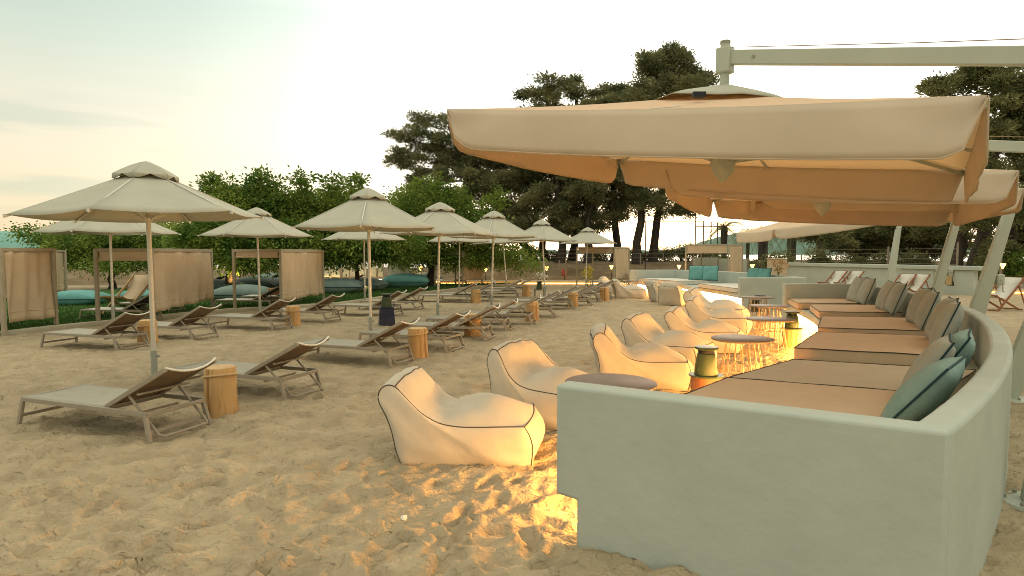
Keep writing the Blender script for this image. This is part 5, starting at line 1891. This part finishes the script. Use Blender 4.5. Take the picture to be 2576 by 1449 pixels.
# ------------------------------------------------------------------ fence posts with wires, steel frame, screens
def post(u, v0, v1, y, label, w_=.09, m=M_post, group='weathered fence posts'):
    x = X(u, y)
    z0 = Zat(v0, y); z1 = Zat(v1, y)
    o = MB().lathe([(w_ / 2, 0), (w_ / 2 * .95, z1 - z0 - .02), (w_ / 2 * .6, z1 - z0)], 8, wob=.05, seed=int(u)).build('fence_post', m, None, bevel=0)
    o.location = (x, y, z0)
    tag(o, label, 'post', group)
PS = [(1043, 700, 676, 36, 'short post left of the leftmost path lamp'), (1100, 714, 660, 33.5, 'bare post left of the small far cabana'), (1256, 700, 655, 36, 'post behind the fifth umbrella'), (1282, 694, 660, 38, 'post right of the last second row umbrella'),
      (1373, 700, 652, 38, 'post beside the third path lamp'), (1407, 700, 655, 37, 'left one of two posts right of the third lamp'), (1423, 712, 650, 34, 'right one of two posts right of the third lamp'), (1611, 674, 637, 41, 'thin post in front of the clear pair of pines'),
      (1668, 676, 636, 41, 'thin post right of the clear pair of pines'), (2015, 664, 641, 39, 'first light post above the white wall'), (2103, 664, 636, 38, 'second light post above the white wall'), (2233, 664, 620, 34, 'tall light post above the white wall'), (2407, 672, 610, 29, 'tall light post at the white wall end'), (2577 - 60, 690, 600, 27, 'thin pole behind the right path lamp'),
      (492, 700, 655, 46, 'post by the water right of the left tree'), (622, 700, 652, 47, 'post by the water left of the middle trunk'), (715, 698, 655, 47, 'post by the water seen through the middle cabana')]
for u, v0, v1, y, lab in PS:
    post(u, v0 + 6, v1, y, lab)
wr = thing('wire_fence', 'thin horizontal fence wires above the long white wall', 'fence', (0, 0, 0))
for z in (.9, 1.15, 1.4, 1.65, 1.9):
    MB().tube([(X(1975, 41), 41, z), (X(2015, 39), 39, z), (X(2103, 38), 38, z), (X(2233, 34), 34, z), (X(2407, 29), 29, z)], .008, 4).build('wire', M_post, wr)
wr = thing('wire_fence', 'thin horizontal fence wires on the bank among the pines', 'fence', (0, 0, 0))
for z in (1.15, 1.4, 1.65, 1.9):
    MB().tube([(X(1256, 41), 41, z), (X(1611, 41), 41, z), (X(1668, 41), 41, z), (X(1780, 41), 41, z)], .008, 4).build('wire', M_post, wr)
sf = thing('steel_frame', 'tall open frame of thin steel poles behind the far cabana', 'frame', (0, 0, 0))
def spole(u, v0, v1, y, r=.035): MB().tube([(X(u, y), y, Zat(v0, y)), (X(u, y), y, Zat(v1, y))], r, 6).build('pole', M_bark, sf)
for u, v0, v1 in ((1623, 690, 556), (1748, 680, 512), (1768, 680, 557), (1787, 675, 559), (1803, 675, 560), (1818, 670, 563)): spole(u, v0, v1, 38)
for (u0, u1, v) in ((1623, 1748, 557), (1748, 1818, 570), (1748, 1768, 557)):
    MB().tube([(X(u0, 38), 38, Zat(v, 38)), (X(u1, 38), 38, Zat(v, 38))], .03, 6).build('crossbar', M_bark, sf)
sc2 = thing('wind_screen', 'pale green grey wind screen behind the left teal pillows', 'screen', (X(1780, 35.5), 35.5, 0))
MB().box(-.85, .55, -.04, .04, .2, 1.42).build('panel', M_whitepaint, sc2, bevel=.01)
MB().box(.62, 2.3, .02, .08, .2, 1.36).build('panel', M_whitepaint, sc2, bevel=.01)
for xx in (-.87, .58, 2.32): MB().box(xx - .03, xx + .03, -.03, .03, -.1, 1.46).build('post', M_post, sc2)
sb_ = thing('cabinet', 'beige box cabinet between the far bench and the long white wall', 'cabinet', (X(1954, 28.5), 28.5, 0))
MB().box(-.34, .34, -.3, .3, 0, 1.40).build('body', M_curtain, sb_, bevel=.012)
MB().box(-.37, .37, -.33, .33, 1.402, 1.44).build('lid', M_curtain, sb_, bevel=.008)
# outdoor shower post and sign at the white wall end
bp_ = Vector((X(2397, 25.2), 25.2))
nb = thing('notice_board', 'narrow notice board with a green and orange picture at the white wall end', 'sign', (X(2418, 25.2), 25.2, 0))
M_picg = mat('printed_green', (.02, .09, .05), (.04, .14, .07), rough=.5, scale=8)
M_pico = mat('printed_orange_leaves', (.20, .03, .015), (.85, .38, .06), rough=.5, scale=9, contrast=(.45, .55))
MB().box(-.26, .26, -.03, .03, .42, 1.0).build('frame', M_whitepaint, nb, bevel=.005)
MB().box(-.21, .21, -.036, -.0305, .46, .72).build('lower_picture', M_picg, nb)
MB().box(-.21, .21, -.036, -.0305, .722, .96).build('upper_picture', M_pico, nb)
MB().box(-.58, -.40, -.05, .02, .40, 1.0).build('switch_panel', M_woodtop, nb, bevel=.005)
MB().box(-.51, -.47, -.056, -.0505, .86, .90).build('switch', M_black, nb)
MB().box(-.03, .03, -.02, .02, -.1, .42).build('stand', M_whitepaint, nb)

# dark umbrella sleeves, rocks by the shore on the left
rs = random.Random(4)
for i in range(10):
    u = 165 + i * 40 + rs.uniform(-8, 8)
    y = 41 + rs.uniform(-2, 2)
    r_ = rs.uniform(.5, .95)
    vs = []; fs = []
    a_, b_ = 10, 7
    ph = rs.uniform(0, 6)
    for k in range(b_ + 1):
        th = PI * k / b_
        for j in range(a_):
            t = 2 * PI * j / a_
            q = r_ * (1 + .18 * math.sin(3 * t + ph) * math.sin(th) + rs.uniform(-.06, .06))
            vs.append((q * math.sin(th) * math.cos(t) * 1.3, q * math.sin(th) * math.sin(t), q * math.cos(th) * .55))
    for k in range(b_):
        for j in range(a_):
            fs.append((k * a_ + j, k * a_ + (j + 1) % a_, (k + 1) * a_ + (j + 1) % a_, (k + 1) * a_ + j))
    o = MB().add(vs, fs).build('shore_rock', M_stone, None, ang=30)
    o.location = (X(u, y), y, .0)
    tag(o, ('first', 'second', 'third', 'fourth', 'fifth', 'sixth', 'seventh', 'eighth', 'ninth', 'tenth')[i] + ' rounded shore rock from the left, beyond the lawn', 'rock', 'shore rocks beyond the left lawn')

# mast on the horizon
am = MB().tube([(0, 0, 0), (0, 0, 9.3)], .06, 5).build('radio_mast', M_sleeve)
am.location = (X(664.5, 60), 60, 0)
tag(am, 'thin radio mast rising behind the middle leafy tree', 'mast')

# small white shell-like scrap in the lit sand
sh = MB().lathe([(.004, -.01), (.022, -.004), (.026, .004), (.01, .012)], 8, wob=.25, seed=2).build('shell', M_offwhite)
x, y = G(1016, 1311)
sh.location = (x, y, .02)
sh.rotation_euler = (.3, .2, .5)
tag(sh, 'tiny white shell lying on the orange lit sand', 'shell')
